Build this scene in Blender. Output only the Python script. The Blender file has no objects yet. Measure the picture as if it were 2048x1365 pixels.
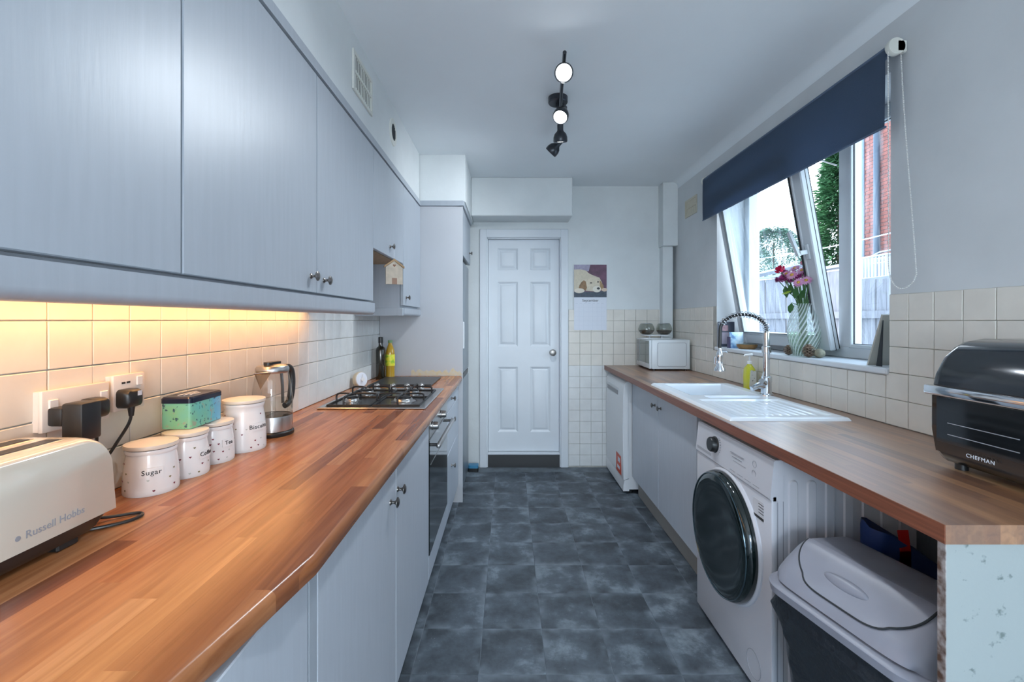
import bpy, bmesh, math, random
from mathutils import Vector, Matrix, noise
R = random.Random(7)
PI = math.pi
S = bpy.context.scene
COL = S.collection
# ------------------------------------------------------------------ camera
cd = bpy.data.cameras.new('camera'); cam = bpy.data.objects.new('camera', cd); COL.objects.link(cam)
cam.location = (0, 0, 1.31); cam.rotation_euler = (PI/2, 0, 0)
cd.sensor_width = 36; cd.lens = 16.0; cd.shift_x = 0.0034; cd.shift_y = -0.0203; cd.clip_start = 0.02
S.camera = cam
# ------------------------------------------------------------------ world, lights, exposure
S.view_settings.view_transform = 'Standard'; S.view_settings.look = 'None'
S.view_settings.gamma = 1; S.view_settings.use_curve_mapping = False
S.view_settings.exposure = 0.74
W = bpy.data.worlds.new('sky'); S.world = W; W.use_nodes = True
nt = W.node_tree; bg = nt.nodes['Background']
tc = nt.nodes.new('ShaderNodeTexCoord'); nz = nt.nodes.new('ShaderNodeTexNoise')
nz.inputs['Scale'].default_value = 2.2; nz.inputs['Detail'].default_value = 6
cr = nt.nodes.new('ShaderNodeValToRGB')
cr.color_ramp.elements[0].position = .40; cr.color_ramp.elements[0].color = (.50, .74, 1, 1)
cr.color_ramp.elements[1].position = .60; cr.color_ramp.elements[1].color = (.88, .95, 1, 1)
nt.links.new(tc.outputs['Generated'], nz.inputs['Vector']); nt.links.new(nz.outputs['Fac'], cr.inputs[0])
nt.links.new(cr.outputs[0], bg.inputs[0]); bg.inputs[1].default_value = 4.6
SPOT_W = 19.0; STRIP_W = 1.8; GLOBE_L = 30.0
SKY_PORTALS = True
def portal(name, loc, rot, sx, sy):
    l = bpy.data.lights.new(name, 'AREA'); l.shape = 'RECTANGLE'; l.size = sx; l.size_y = sy
    l.cycles.is_portal = True; l.energy = 1
    o = bpy.data.objects.new(name, l); COL.objects.link(o); o.location = loc; o.rotation_euler = rot
portal('window_portal', (1.72, 2.47, 1.6), (0, PI/2, 0), 1.0, 1.5)      # faces -x into the room
portal('fill_opening_portal', (0.25, -2.16, 1.1), (PI/2, 0, 0), 2.2, 2.1)       # faces +y into the room through the added rear opening
bpy.data.objects['fill_opening_portal'].rotation_euler = (-PI/2, 0, 0)
bpy.data.objects['fill_opening_portal'].rotation_euler = (PI/2, 0, PI)
bpy.data.objects['fill_opening_portal'].rotation_euler = Vector((0, 1, 0)).to_track_quat('-Z', 'Y').to_euler()
bpy.data.objects['window_portal'].rotation_euler = Vector((-1, 0, 0)).to_track_quat('-Z', 'Y').to_euler()

# ------------------------------------------------------------------ materials
def nodes_of(m):
    nt = m.node_tree; return nt, nt.nodes['Principled BSDF']
def mat(name, col, rough=.5, metal=0., var=0., vscale=8., bump=0., bscale=60., spec=.5, coat=0., emit=None, es=0., var_col=None, stretch=None, trans=0.):
    m = bpy.data.materials.new(name); m.use_nodes = True
    nt, p = nodes_of(m); N = nt.nodes.new; L = nt.links.new
    c4 = (*col, 1)
    p.inputs['Base Color'].default_value = c4; p.inputs['Roughness'].default_value = rough
    p.inputs['Metallic'].default_value = metal; p.inputs['Specular IOR Level'].default_value = spec
    p.inputs['Coat Weight'].default_value = coat; p.inputs['Coat Roughness'].default_value = .08
    if trans: p.inputs['Transmission Weight'].default_value = trans
    if emit: p.inputs['Emission Color'].default_value = (*emit, 1); p.inputs['Emission Strength'].default_value = es
    g = N('ShaderNodeNewGeometry'); src = g.outputs['Position']
    if stretch:
        mp = N('ShaderNodeMapping'); mp.inputs['Scale'].default_value = stretch; L(src, mp.inputs['Vector']); src = mp.outputs[0]
    if var or var_col:
        n = N('ShaderNodeTexNoise'); n.inputs['Scale'].default_value = vscale; n.inputs['Detail'].default_value = 5
        L(src, n.inputs['Vector'])
        r = N('ShaderNodeValToRGB'); r.color_ramp.elements[0].position = .35; r.color_ramp.elements[1].position = .68
        vc = var_col or tuple(max(0, c*(1-var)) for c in col)
        r.color_ramp.elements[0].color = (*vc, 1); r.color_ramp.elements[1].color = c4
        L(n.outputs['Fac'], r.inputs[0]); L(r.outputs[0], p.inputs['Base Color'])
    if bump:
        n2 = N('ShaderNodeTexNoise'); n2.inputs['Scale'].default_value = bscale; n2.inputs['Detail'].default_value = 3
        L(src, n2.inputs['Vector'])
        b = N('ShaderNodeBump'); b.inputs['Strength'].default_value = bump; b.inputs['Distance'].default_value = .01
        L(n2.outputs['Fac'], b.inputs['Height']); L(b.outputs[0], p.inputs['Normal'])
    return m
def schlick(nt, f0=.04):
    N = nt.nodes.new; L = nt.links.new
    w = N('ShaderNodeLayerWeight'); w.inputs['Blend'].default_value = .5
    p = N('ShaderNodeMath'); p.operation = 'POWER'; L(w.outputs['Facing'], p.inputs[0]); p.inputs[1].default_value = 4.5
    q = N('ShaderNodeMath'); q.operation = 'MULTIPLY_ADD'; L(p.outputs[0], q.inputs[0]); q.inputs[1].default_value = 1-f0; q.inputs[2].default_value = f0
    return q
def glass_mat(name, tint=(1, 1, 1), ior=1.45, rough=.0, extra=0., smear=False):
    m = bpy.data.materials.new(name); m.use_nodes = True; nt = m.node_tree; N = nt.nodes.new; L = nt.links.new
    nt.nodes.remove(nt.nodes['Principled BSDF']); out = nt.nodes['Material Output']
    t = N('ShaderNodeBsdfTransparent'); t.inputs[0].default_value = (*tint, 1)
    g = N('ShaderNodeBsdfGlossy'); g.inputs['Roughness'].default_value = rough
    f = schlick(nt)
    mx = N('ShaderNodeMixShader'); L(t.outputs[0], mx.inputs[1]); L(g.outputs[0], mx.inputs[2])
    if extra:
        a = N('ShaderNodeMath'); a.operation = 'ADD'; a.inputs[1].default_value = extra; a.use_clamp = True
        L(f.outputs[0], a.inputs[0]); L(a.outputs[0], mx.inputs[0])
    else: L(f.outputs[0], mx.inputs[0])
    last = mx
    if smear:   # streaks of dried water on the outside of the pane
        d = N('ShaderNodeBsdfTranslucent'); d.inputs[0].default_value = (.75, .85, .95, 1)
        gg = N('ShaderNodeNewGeometry'); mp = N('ShaderNodeMapping'); mp.inputs['Scale'].default_value = (1, 26, 3)
        nn = N('ShaderNodeTexNoise'); nn.inputs['Scale'].default_value = 1.2; nn.inputs['Detail'].default_value = 4
        r = N('ShaderNodeValToRGB'); r.color_ramp.elements[0].position = .48; r.color_ramp.elements[0].color = (.02, .02, .02, 1)
        r.color_ramp.elements[1].position = .75; r.color_ramp.elements[1].color = (.20, .20, .20, 1)
        L(gg.outputs['Position'], mp.inputs[0]); L(mp.outputs[0], nn.inputs['Vector']); L(nn.outputs['Fac'], r.inputs[0])
        m2 = N('ShaderNodeMixShader'); L(r.outputs[0], m2.inputs[0]); L(mx.outputs[0], m2.inputs[1]); L(d.outputs[0], m2.inputs[2]); last = m2
    L(last.outputs[0], out.inputs[0]); return m
def stave_mat(name, cols, roww=.042, length=.42, rough=.28, gscale=1., bright=1., spec=.5):
    """laminate printed with butcher-block staves that run along y"""
    m = bpy.data.materials.new(name); m.use_nodes = True; nt, p = nodes_of(m); N = nt.nodes.new; L = nt.links.new
    g = N('ShaderNodeNewGeometry'); sx = N('ShaderNodeSeparateXYZ'); L(g.outputs['Position'], sx.inputs[0])
    def M(op, a, b=None, c=None):
        k = N('ShaderNodeMath'); k.operation = op
        for i, v in enumerate((a, b, c)):
            if v is None: continue
            if isinstance(v, (int, float)): k.inputs[i].default_value = v
            else: L(v, k.inputs[i])
        return k.outputs[0]
    row = M('FLOOR', M('DIVIDE', sx.outputs[0], roww))
    wn = N('ShaderNodeTexWhiteNoise'); wn.noise_dimensions = '1D'; L(row, wn.inputs['W'])
    u = M('ADD', M('DIVIDE', sx.outputs[1], length), M('MULTIPLY', wn.outputs['Value'], 7.3))
    seg = M('FLOOR', u)
    cb = N('ShaderNodeCombineXYZ'); L(row, cb.inputs[0]); L(seg, cb.inputs[1])
    w2 = N('ShaderNodeTexWhiteNoise'); w2.noise_dimensions = '3D'; L(cb.outputs[0], w2.inputs['Vector'])
    r = N('ShaderNodeValToRGB'); e = r.color_ramp.elements
    while len(e) < len(cols): e.new(.5)
    for i, c in enumerate(cols): e[i].position = i/(len(cols)-1); e[i].color = (*c, 1)
    L(w2.outputs['Value'], r.inputs[0])
    # grain, long in y, shifted for each stave
    off = N('ShaderNodeVectorMath'); off.operation = 'MULTIPLY_ADD'
    L(w2.outputs['Color'], off.inputs[0]); off.inputs[1].default_value = (3, 9, 5); L(g.outputs['Position'], off.inputs[2])
    mp = N('ShaderNodeMapping'); mp.inputs['Scale'].default_value = (60*gscale, 3.2, 60*gscale); L(off.outputs[0], mp.inputs[0])
    n = N('ShaderNodeTexNoise'); n.inputs['Scale'].default_value = 1; n.inputs['Detail'].default_value = 5; n.inputs['Distortion'].default_value = .6
    L(mp.outputs[0], n.inputs['Vector'])
    r2 = N('ShaderNodeValToRGB'); r2.color_ramp.elements[0].position = .3; r2.color_ramp.elements[0].color = (.66, .58, .52, 1)
    r2.color_ramp.elements[1].position = .65; r2.color_ramp.elements[1].color = (1.06*bright, 1.05*bright, 1.04*bright, 1)
    L(n.outputs['Fac'], r2.inputs[0])
    mx = N('ShaderNodeMix'); mx.data_type = 'RGBA'; mx.blend_type = 'MULTIPLY'; mx.inputs[0].default_value = 1
    L(r.outputs[0], mx.inputs[6]); L(r2.outputs[0], mx.inputs[7]); L(mx.outputs[2], p.inputs['Base Color'])
    p.inputs['Roughness'].default_value = rough; p.inputs['Specular IOR Level'].default_value = spec
    b = N('ShaderNodeBump'); b.inputs['Strength'].default_value = .08; b.inputs['Distance'].default_value = .004
    L(n.outputs['Fac'], b.inputs['Height']); L(b.outputs[0], p.inputs['Normal'])
    return m
def floor_mat():
    m = bpy.data.materials.new('slate_floor_tile'); m.use_nodes = True; nt, p = nodes_of(m); N = nt.nodes.new; L = nt.links.new
    g = N('ShaderNodeNewGeometry'); oi = N('ShaderNodeObjectInfo')
    ad = N('ShaderNodeVectorMath'); ad.operation = 'ADD'; sc = N('ShaderNodeMath'); sc.operation = 'MULTIPLY'; sc.inputs[1].default_value = 37
    L(oi.outputs['Random'], sc.inputs[0]); L(g.outputs['Position'], ad.inputs[0]); L(sc.outputs[0], ad.inputs[1])
    n = N('ShaderNodeTexNoise'); n.inputs['Scale'].default_value = 5.5; n.inputs['Detail'].default_value = 9; n.inputs['Roughness'].default_value = .66; n.inputs['Distortion'].default_value = .1
    L(ad.outputs[0], n.inputs['Vector'])
    r = N('ShaderNodeValToRGB'); e = r.color_ramp.elements; e[0].position = .38; e[0].color = (.040, .050, .061, 1); e[1].position = .55; e[1].color = (.085, .106, .128, 1)
    k = e.new(.69); k.color = (.23, .28, .32, 1)
    L(n.outputs['Fac'], r.inputs[0])
    n3 = N('ShaderNodeTexNoise'); n3.inputs['Scale'].default_value = 130; n3.inputs['Detail'].default_value = 2; L(g.outputs['Position'], n3.inputs['Vector'])
    r3 = N('ShaderNodeValToRGB'); r3.color_ramp.elements[0].position = .70; r3.color_ramp.elements[0].color = (0, 0, 0, 1); r3.color_ramp.elements[1].position = .78; r3.color_ramp.elements[1].color = (.16, .17, .18, 1)
    L(n3.outputs['Fac'], r3.inputs[0])
    ad2 = N('ShaderNodeMix'); ad2.data_type = 'RGBA'; ad2.blend_type = 'ADD'; ad2.inputs[0].default_value = 1
    L(r.outputs[0], ad2.inputs[6]); L(r3.outputs[0], ad2.inputs[7])
    # worn, paler margin of every tile
    tcn = N('ShaderNodeTexCoord'); sp = N('ShaderNodeSeparateXYZ'); L(tcn.outputs['Object'], sp.inputs[0])
    def M(op, a, b=None):
        k = N('ShaderNodeMath'); k.operation = op
        for i, v in enumerate((a, b)):
            if v is None: continue
            if isinstance(v, (int, float)): k.inputs[i].default_value = v
            else: L(v, k.inputs[i])
        return k.outputs[0]
    d = M('MAXIMUM', M('ABSOLUTE', sp.outputs[0]), M('ABSOLUTE', sp.outputs[1]))
    ed = N('ShaderNodeMapRange'); ed.inputs['From Min'].default_value = .088; ed.inputs['From Max'].default_value = .124; L(d, ed.inputs[0])
    n4 = N('ShaderNodeTexNoise'); n4.inputs['Scale'].default_value = 11; L(ad.outputs[0], n4.inputs['Vector'])
    r4 = N('ShaderNodeMapRange'); r4.inputs['From Min'].default_value = .42; r4.inputs['From Max'].default_value = .7; r4.inputs['To Max'].default_value = .9; L(n4.outputs['Fac'], r4.inputs[0])
    fm = M('MULTIPLY', ed.outputs[0], r4.outputs[0])
    mx = N('ShaderNodeMix'); mx.data_type = 'RGBA'; L(fm, mx.inputs[0]); L(ad2.outputs[2], mx.inputs[6]); mx.inputs[7].default_value = (.19, .225, .26, 1)
    L(mx.outputs[2], p.inputs['Base Color'])
    p.inputs['Roughness'].default_value = .5
    b = N('ShaderNodeBump'); b.inputs['Strength'].default_value = .2; b.inputs['Distance'].default_value = .004
    L(n.outputs['Fac'], b.inputs['Height']); L(b.outputs[0], p.inputs['Normal'])
    return m
def ramp_noise(name, stops, scale, rough=.4, detail=4, vor=False):
    m = bpy.data.materials.new(name); m.use_nodes = True; nt, p = nodes_of(m); N = nt.nodes.new; L = nt.links.new
    g = N('ShaderNodeNewGeometry')
    n = N('ShaderNodeTexVoronoi' if vor else 'ShaderNodeTexNoise'); n.inputs['Scale'].default_value = scale
    if not vor: n.inputs['Detail'].default_value = detail
    L(g.outputs['Position'], n.inputs['Vector'])
    r = N('ShaderNodeValToRGB'); e = r.color_ramp.elements
    while len(e) < len(stops): e.new(.5)
    for i, (q, c) in enumerate(stops): e[i].position = q; e[i].color = (*c, 1)
    L(n.outputs['Distance' if vor else 'Fac'], r.inputs[0]); L(r.outputs[0], p.inputs['Base Color']); p.inputs['Roughness'].default_value = rough
    return m
M_ = {}
M_['wall'] = mat('wall_paint', (.66, .685, .70), .62, var=.10, vscale=3, bump=.15, bscale=18)
M_['wallback'] = mat('wall_paint_back', (.74, .775, .78), .6, var=.06, vscale=5, bump=.12, bscale=30)
M_['ceil'] = mat('ceiling_paint', (.84, .89, .92), .75, var=.05, vscale=1.5, bump=.05, bscale=20)
M_['tile'] = mat('cream_tile', (.76, .72, .65), .3, var=.06, vscale=14, bump=.12, bscale=22)
M_['tilew'] = mat('white_paint_cool_light_tile', (.76, .77, .76), .42, var=.07, vscale=14, bump=.15, bscale=30)
M_['grout'] = mat('grout', (.55, .53, .48), .8, var=.35, vscale=12)
M_['fgrout'] = mat('floor_grout', (.20, .235, .265), .8, var=.4, vscale=10)
M_['ftile'] = floor_mat()
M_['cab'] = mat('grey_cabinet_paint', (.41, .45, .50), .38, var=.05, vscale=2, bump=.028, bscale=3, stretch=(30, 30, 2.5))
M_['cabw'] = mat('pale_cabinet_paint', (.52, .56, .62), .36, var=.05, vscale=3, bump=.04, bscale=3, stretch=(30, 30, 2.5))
M_['carc'] = mat('carcass_grey', (.42, .44, .46), .5)
M_['gap'] = mat('dark_gap', (.03, .035, .04), .8)
M_['wood_l'] = stave_mat('orange_stave_laminate', [(.20, .065, .026), (.33, .115, .043), (.43, .16, .06), (.46, .20, .08), (.36, .125, .046), (.52, .24, .105)], rough=.26)
M_['wood_r'] = stave_mat('walnut_stave_laminate', [(.13, .05, .024), (.30, .13, .05), (.40, .19, .075), (.20, .08, .035), (.50, .28, .12)], roww=.032, length=.5, rough=.42, spec=1.)
M_['wood_r'].node_tree.nodes['Principled BSDF'].inputs['Coat Weight'].default_value = 1
M_['wood_r'].node_tree.nodes['Principled BSDF'].inputs['Coat Roughness'].default_value = .40
M_['wood_r'].node_tree.nodes['Principled BSDF'].inputs['Coat IOR'].default_value = 1.7
M_['wood_edge'] = mat('red_brown_edging', (.27, .088, .045), .4, var=.35, vscale=3, stretch=(30, 1.5, 60))
M_['white'] = mat('white_gloss', (.78, .80, .82), .22)
M_['appl'] = mat('white_appliance', (.62, .62, .66), .3)
M_['door'] = mat('white_door_paint', (.72, .76, .80), .35, var=.04, vscale=5)
M_['upvc'] = mat('white_upvc', (.60, .64, .67), .25)
M_['chrome'] = mat('chrome', (.75, .77, .80), .09, 1.)
M_['steel'] = mat('brushed_steel', (.55, .54, .53), .28, 1., bump=.05, bscale=90)
M_['pewter'] = mat('pewter', (.26, .245, .23), .28, 1.)
M_['black'] = mat('black_plastic', (.016, .017, .018), .35)
M_['blackgl'] = mat('black_gloss', (.010, .012, .014), .06, coat=.6)
M_['iron'] = mat('black_iron', (.013, .013, .014), .42)
M_['cream'] = mat('cream_enamel', (.66, .62, .53), .14, coat=.4)
M_['ceramic'] = mat('white_ceramic', (.80, .78, .77), .18)
M_['sink'] = mat('sink_ceramic', (.78, .82, .86), .12)
M_['glass'] = glass_mat('clear_glass', (.97, .985, .985))
M_['pane'] = glass_mat('window_glass', (.70, .78, .84), smear=True)
M_['kglass'] = glass_mat('kettle_glass', (.93, .92, .90))
M_['water'] = glass_mat('water_tint', (.90, .92, .90), 1.33)
M_['blind'] = mat('slate_blue_fabric', (.095, .14, .22), .7, bump=.15, bscale=250)
M_['slate'] = mat('slate_board', (.045, .046, .048), .35)
M_['socket'] = mat('socket_plastic', (.74, .70, .66), .3)
M_['ink'] = mat('ink', (.03, .03, .03), .6)
M_['greyink'] = mat('grey_ink', (.30, .31, .34), .6)
M_['paper'] = mat('paper', (.72, .75, .82), .6)

# ------------------------------------------------------------------ mesh helpers
MW = {}
def bm_new(): return bmesh.new()
def box(bm, x0, x1, y0, y1, z0, z1, bev=0., seg=1):
    if x0 > x1: x0, x1 = x1, x0
    if y0 > y1: y0, y1 = y1, y0
    if z0 > z1: z0, z1 = z1, z0
    v = [bm.verts.new(p) for p in ((x0, y0, z0), (x1, y0, z0), (x1, y1, z0), (x0, y1, z0), (x0, y0, z1), (x1, y0, z1), (x1, y1, z1), (x0, y1, z1))]
    fs = [bm.faces.new([v[i] for i in q]) for q in ((3, 2, 1, 0), (4, 5, 6, 7), (0, 1, 5, 4), (1, 2, 6, 5), (2, 3, 7, 6), (3, 0, 4, 7))]
    if bev:
        es = list({e for f in fs for e in f.edges})
        bmesh.ops.bevel(bm, geom=es, offset=bev, segments=seg, profile=.5, affect='EDGES')
    return fs
def prism(bm, pts, h0, h1, axis='z'):
    """extrude a 2D outline; axis z: (x,y); axis y: (x,z); axis x: (y,z)"""
    def P(a, b, h): return {'z': (a, b, h), 'y': (a, h, b), 'x': (h, a, b)}[axis]
    lo = [bm.verts.new(P(a, b, h0)) for a, b in pts]; hi = [bm.verts.new(P(a, b, h1)) for a, b in pts]
    n = len(pts); fs = [bm.faces.new(lo[::-1]), bm.faces.new(hi)]
    for i in range(n): fs.append(bm.faces.new((lo[i], lo[(i+1) % n], hi[(i+1) % n], hi[i])))
    bmesh.ops.recalc_face_normals(bm, faces=fs)
    return fs
def lathe(bm, prof, seg=32, mtx=None, close=True, ang=(0, 2*PI)):
    """prof: list of (r, z)"""
    mtx = mtx or Matrix(); rings = []
    for r, z in prof:
        if r < 1e-6: rings.append([bm.verts.new(mtx @ Vector((0, 0, z)))])
        else: rings.append([bm.verts.new(mtx @ Vector((r*math.cos(2*PI*k/seg), r*math.sin(2*PI*k/seg), z))) for k in range(seg)])
    fs = []
    for a, b in zip(rings, rings[1:]):
        for k in range(seg):
            k2 = (k+1) % seg
            if len(a) == 1 and len(b) == 1: break
            if len(a) == 1: fs.append(bm.faces.new((a[0], b[k], b[k2])))
            elif len(b) == 1: fs.append(bm.faces.new((a[k], a[k2], b[0])))
            else: fs.append(bm.faces.new((a[k], a[k2], b[k2], b[k])))
    return fs
def tube(bm, pts, r, seg=10, caps=True, closed=False):
    pts = [Vector(p) for p in pts]; n = len(pts); rr = r if isinstance(r, (list, tuple)) else [r]*n
    rings = []; up = None
    for i, p in enumerate(pts):
        if closed: t = (pts[(i+1) % n]-pts[i-1]).normalized()
        else: t = (pts[min(i+1, n-1)]-pts[max(i-1, 0)]).normalized()
        if up is None:
            up = t.orthogonal().normalized()
        else:
            up = (up - t*up.dot(t)); up = up.normalized() if up.length > 1e-6 else t.orthogonal().normalized()
        s = t.cross(up)
        rings.append([bm.verts.new(p+(up*math.cos(2*PI*k/seg)+s*math.sin(2*PI*k/seg))*rr[i]) for k in range(seg)])
    fs = []
    pairs = list(zip(rings, rings[1:])) + ([(rings[-1], rings[0])] if closed else [])
    for a, b in pairs:
        for k in range(seg): fs.append(bm.faces.new((a[k], a[(k+1) % seg], b[(k+1) % seg], b[k])))
    if caps and not closed: fs.append(bm.faces.new(rings[0][::-1])); fs.append(bm.faces.new(rings[-1]))
    bmesh.ops.recalc_face_normals(bm, faces=fs)
    return fs
def smooth_pts(pts, n=8):
    pts = [Vector(p) for p in pts]; P = [pts[0]*2-pts[1]]+pts+[pts[-1]*2-pts[-2]]; out = []
    for i in range(1, len(P)-2):
        for k in range(n):
            t = k/n; a, b, c, d = P[i-1:i+3]
            out.append(.5*((2*b)+(c-a)*t+(2*a-5*b+4*c-d)*t*t+(-a+3*b-3*c+d)*t**3))
    out.append(pts[-1]); return out
def loft(bm, rings, cap0=True, cap1=True):
    vs = [[bm.verts.new(p) for p in r] for r in rings]; fs = []
    n = len(vs[0])
    for a, b in zip(vs, vs[1:]):
        for k in range(n): fs.append(bm.faces.new((a[k], a[(k+1) % n], b[(k+1) % n], b[k])))
    if cap0: fs.append(bm.faces.new(vs[0][::-1]))
    if cap1: fs.append(bm.faces.new(vs[-1]))
    bmesh.ops.recalc_face_normals(bm, faces=fs); return fs
def rrect(cx, cy, hx, hy, r, n=5):
    out = []
    for sx, sy, a0 in ((1, 1, 0), (-1, 1, PI/2), (-1, -1, PI), (1, -1, 3*PI/2)):
        for k in range(n+1):
            a = a0+PI/2*k/n; out.append((cx+sx*(hx-r)+r*math.cos(a), cy+sy*(hy-r)+r*math.sin(a)))
    return out
def finish(bm, name, m, angle=35):
    me = bpy.data.meshes.new(name); bm.to_mesh(me); bm.free()
    me.materials.append(m)
    for p in me.polygons: p.use_smooth = True
    try: me.set_sharp_from_angle(angle=math.radians(angle))
    except Exception: pass
    return me
def obj(name, bm, m, parent=None, local=False, angle=35, kind=None, label=None):
    me = finish(bm, name, m, angle)
    o = bpy.data.objects.new(name, me); COL.objects.link(o)
    if parent:
        o.parent = parent
        mw = MW.get(parent.name, Matrix())
        if not local: me.transform(mw.inverted())
        MW[o.name] = mw
    else: MW[o.name] = Matrix()
    if kind: o['kind'] = kind
    if label: o['label'] = label
    return o
def split_pieces(o):
    """every loose piece of a mesh becomes an object of its own"""
    bm = bmesh.new(); bm.from_mesh(o.data); seen = set(); isl = []
    for v in bm.verts:
        if v in seen: continue
        st, g = [v], []; seen.add(v)
        while st:
            a = st.pop(); g.append(a.index)
            for e in a.link_edges:
                w = e.other_vert(a)
                if w not in seen: seen.add(w); st.append(w)
        isl.append(set(g))
    if len(isl) > 1:
        for k, g in enumerate(isl):
            b = bm.copy(); b.verts.ensure_lookup_table()
            bmesh.ops.delete(b, geom=[v for v in b.verts if v.index not in g], context='VERTS')
            me = bpy.data.meshes.new(o.data.name); b.to_mesh(me); b.free(); me.materials.append(o.data.materials[0])
            if k == 0: keep = me
            else:
                q = o.copy(); q.data = me; COL.objects.link(q)
        o.data = keep
    bm.free()
def tag(o, label, cat, group=None):
    o['label'] = label; o['category'] = cat
    if group: o['group'] = group
    return o
def thing(name, label, cat, loc=(0, 0, 0), rz=0, group=None):
    o = bpy.data.objects.new(name, None); COL.objects.link(o); o.empty_display_size = .05
    o.location = loc; o.rotation_euler = (0, 0, rz)
    MW[o.name] = Matrix.Translation(loc) @ Matrix.Rotation(rz, 4, 'Z')
    return tag(o, label, cat, group)
def bx(name, dims, m, parent=None, bev=0., seg=1, **k):
    bm = bm_new(); box(bm, *dims, bev, seg); return obj(name, bm, m, parent, **k)
def struct(name, bm, m, parent=None):
    o = obj(name, bm, m, parent)
    if not parent: o['kind'] = 'structure'
    return o
def cyl(bm, p0, p1, r, seg=20, r1=None): return tube(bm, [p0, p1], [r, r if r1 is None else r1], seg)
def along(p, d):
    """matrix that stands z along direction d at p"""
    return Matrix.Translation(p) @ Vector(d).normalized().to_track_quat('Z', 'Y').to_matrix().to_4x4()
def text_mesh(name, s, size, m, parent, mtx, wrap=None, ext=.0004, font=None, space=1.0):
    cu = bpy.data.curves.new(name, 'FONT'); cu.body = s; cu.size = size; cu.align_x = 'CENTER'; cu.align_y = 'CENTER'; cu.extrude = ext; cu.resolution_u = 3; cu.space_character = space
    to = bpy.data.objects.new(name, cu); COL.objects.link(to)
    dg = bpy.context.evaluated_depsgraph_get(); me = bpy.data.meshes.new_from_object(to.evaluated_get(dg))
    bpy.data.objects.remove(to); bpy.data.curves.remove(cu)
    if wrap:   # bend round a vertical cylinder of radius wrap whose axis is the local z
        for v in me.vertices:
            a = v.co.x/wrap; r = wrap+v.co.z; z = v.co.y
            v.co = (r*math.sin(a), -r*math.cos(a), z)
    me.transform(mtx)
    if parent: me.transform(MW[parent.name].inverted())
    me.materials.clear(); me.materials.append(m)
    o = bpy.data.objects.new(name, me); COL.objects.link(o)
    if parent: o.parent = parent; MW[o.name] = MW[parent.name]
    return o
def face_mtx(p, nrm, up=(0, 0, 1)):
    """text plane facing nrm"""
    n = Vector(nrm).normalized(); u = Vector(up); x = u.cross(n).normalized(); y = n.cross(x)
    return Matrix.Translation(p) @ Matrix((x, y, n)).transposed().to_4x4()

# ------------------------------------------------------------------ constants (metres)
XL, XR, YB, YF, ZC = -.935, 1.465, 4.055, -2.15, 2.505
TL, TR = -.927, 1.457            # faces of the wall tiles
WX = 1.66                        # room face of the window frame
WY0, WY1, WZ0, WZ1 = 1.745, 3.20, 1.125, 2.262

# ------------------------------------------------------------------ room shell
fl = struct('floor', (lambda b: (box(b, XL-.2, XR+.3, YF-.2, YB+.15, -.12, -.0016), b)[1])(bm_new()), M_['fgrout'])
bt = bm_new(); box(bt, -.1240, .1240, -.1240, .1240, -.0065, 0, .0012); ftme = finish(bt, 'floor_tile', M_['ftile'])
cnt = 0
for j in range(-4, 20):
    for i in range(-4, 7):
        cx = .140 + .125 + .25*i; cy = 3.808 - .25*(17-j)
        if cx > XR-.1 or cy > YB-.08 or cx < XL+.1: continue
        if j < 0: continue
        o = bpy.data.objects.new('tile', ftme); COL.objects.link(o); o.parent = fl
        o.location = (cx, cy, R.uniform(-.0006, .0004)); cnt += 1
bm = bm_new(); box(bm, XL-.2, XR+.3, YF-.2, YB+.15, ZC, ZC+.12); struct('ceiling', bm, M_['ceil'])
# coving between the ceiling and the window wall
bm = bm_new(); prism(bm, [(XR, ZC), (XR-.055, ZC)] + [(XR-.055+.055*math.sin(a)*1, ZC-.055*(1-math.cos(a))) for a in [PI/2*k/8 for k in range(1, 9)]], YF, YB, 'y'); struct('trim_1', bm, M_['ceil'])
wl = struct('wall_left', (lambda b: (box(b, XL-.2, XL, YF-.2, YB+.15, -.1, ZC), b)[1])(bm_new()), M_['wall'])
bm = bm_new()
box(bm, XR, XR+.3, YF-.2, WY0, -.1, ZC); box(bm, XR, XR+.3, WY1, YB+.15, -.1, ZC)
box(bm, XR, XR+.3, WY0, WY1, -.1, WZ0-.002); box(bm, XR, XR+.3, WY0, WY1, WZ1, ZC)
wr = struct('wall_right', bm, M_['wall'])
DX0, DX1, DZ1 = -.196, .468, 2.05
bm = bm_new()
box(bm, XL, DX0, YB, YB+.15, -.1, ZC); box(bm, DX1, XR, YB, YB+.15, -.1, ZC); box(bm, DX0, DX1, YB, YB+.15, DZ1, ZC)
box(bm, XL, XR, YB+.15, YB+.2, -.1, ZC)
wb = struct('wall_back', bm, M_['wallback'])
# rear wall behind the camera; wide opening added in it to let fill daylight in
bm = bm_new()
box(bm, XL, -.85, YF-.2, YF, -.1, ZC); box(bm, 1.35, XR, YF-.2, YF, -.1, ZC); box(bm, -.85, 1.35, YF-.2, YF, 2.15, ZC)
struct('wall_front', bm, M_['wall'])
bm = bm_new()
for x0, x1, z0, z1 in ((-.85, 1.35, .0, .08), (-.85, 1.35, 2.07, 2.15), (-.85, -.78, .08, 2.07), (1.28, 1.35, .08, 2.07), (.2, .3, .08, 2.07)):
    box(bm, x0, x1, YF-.12, YF-.06, z0, z1)
struct('fill_window_frame', bm, M_['upvc'])  # frame of the added opening, unseen behind the camera

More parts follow.
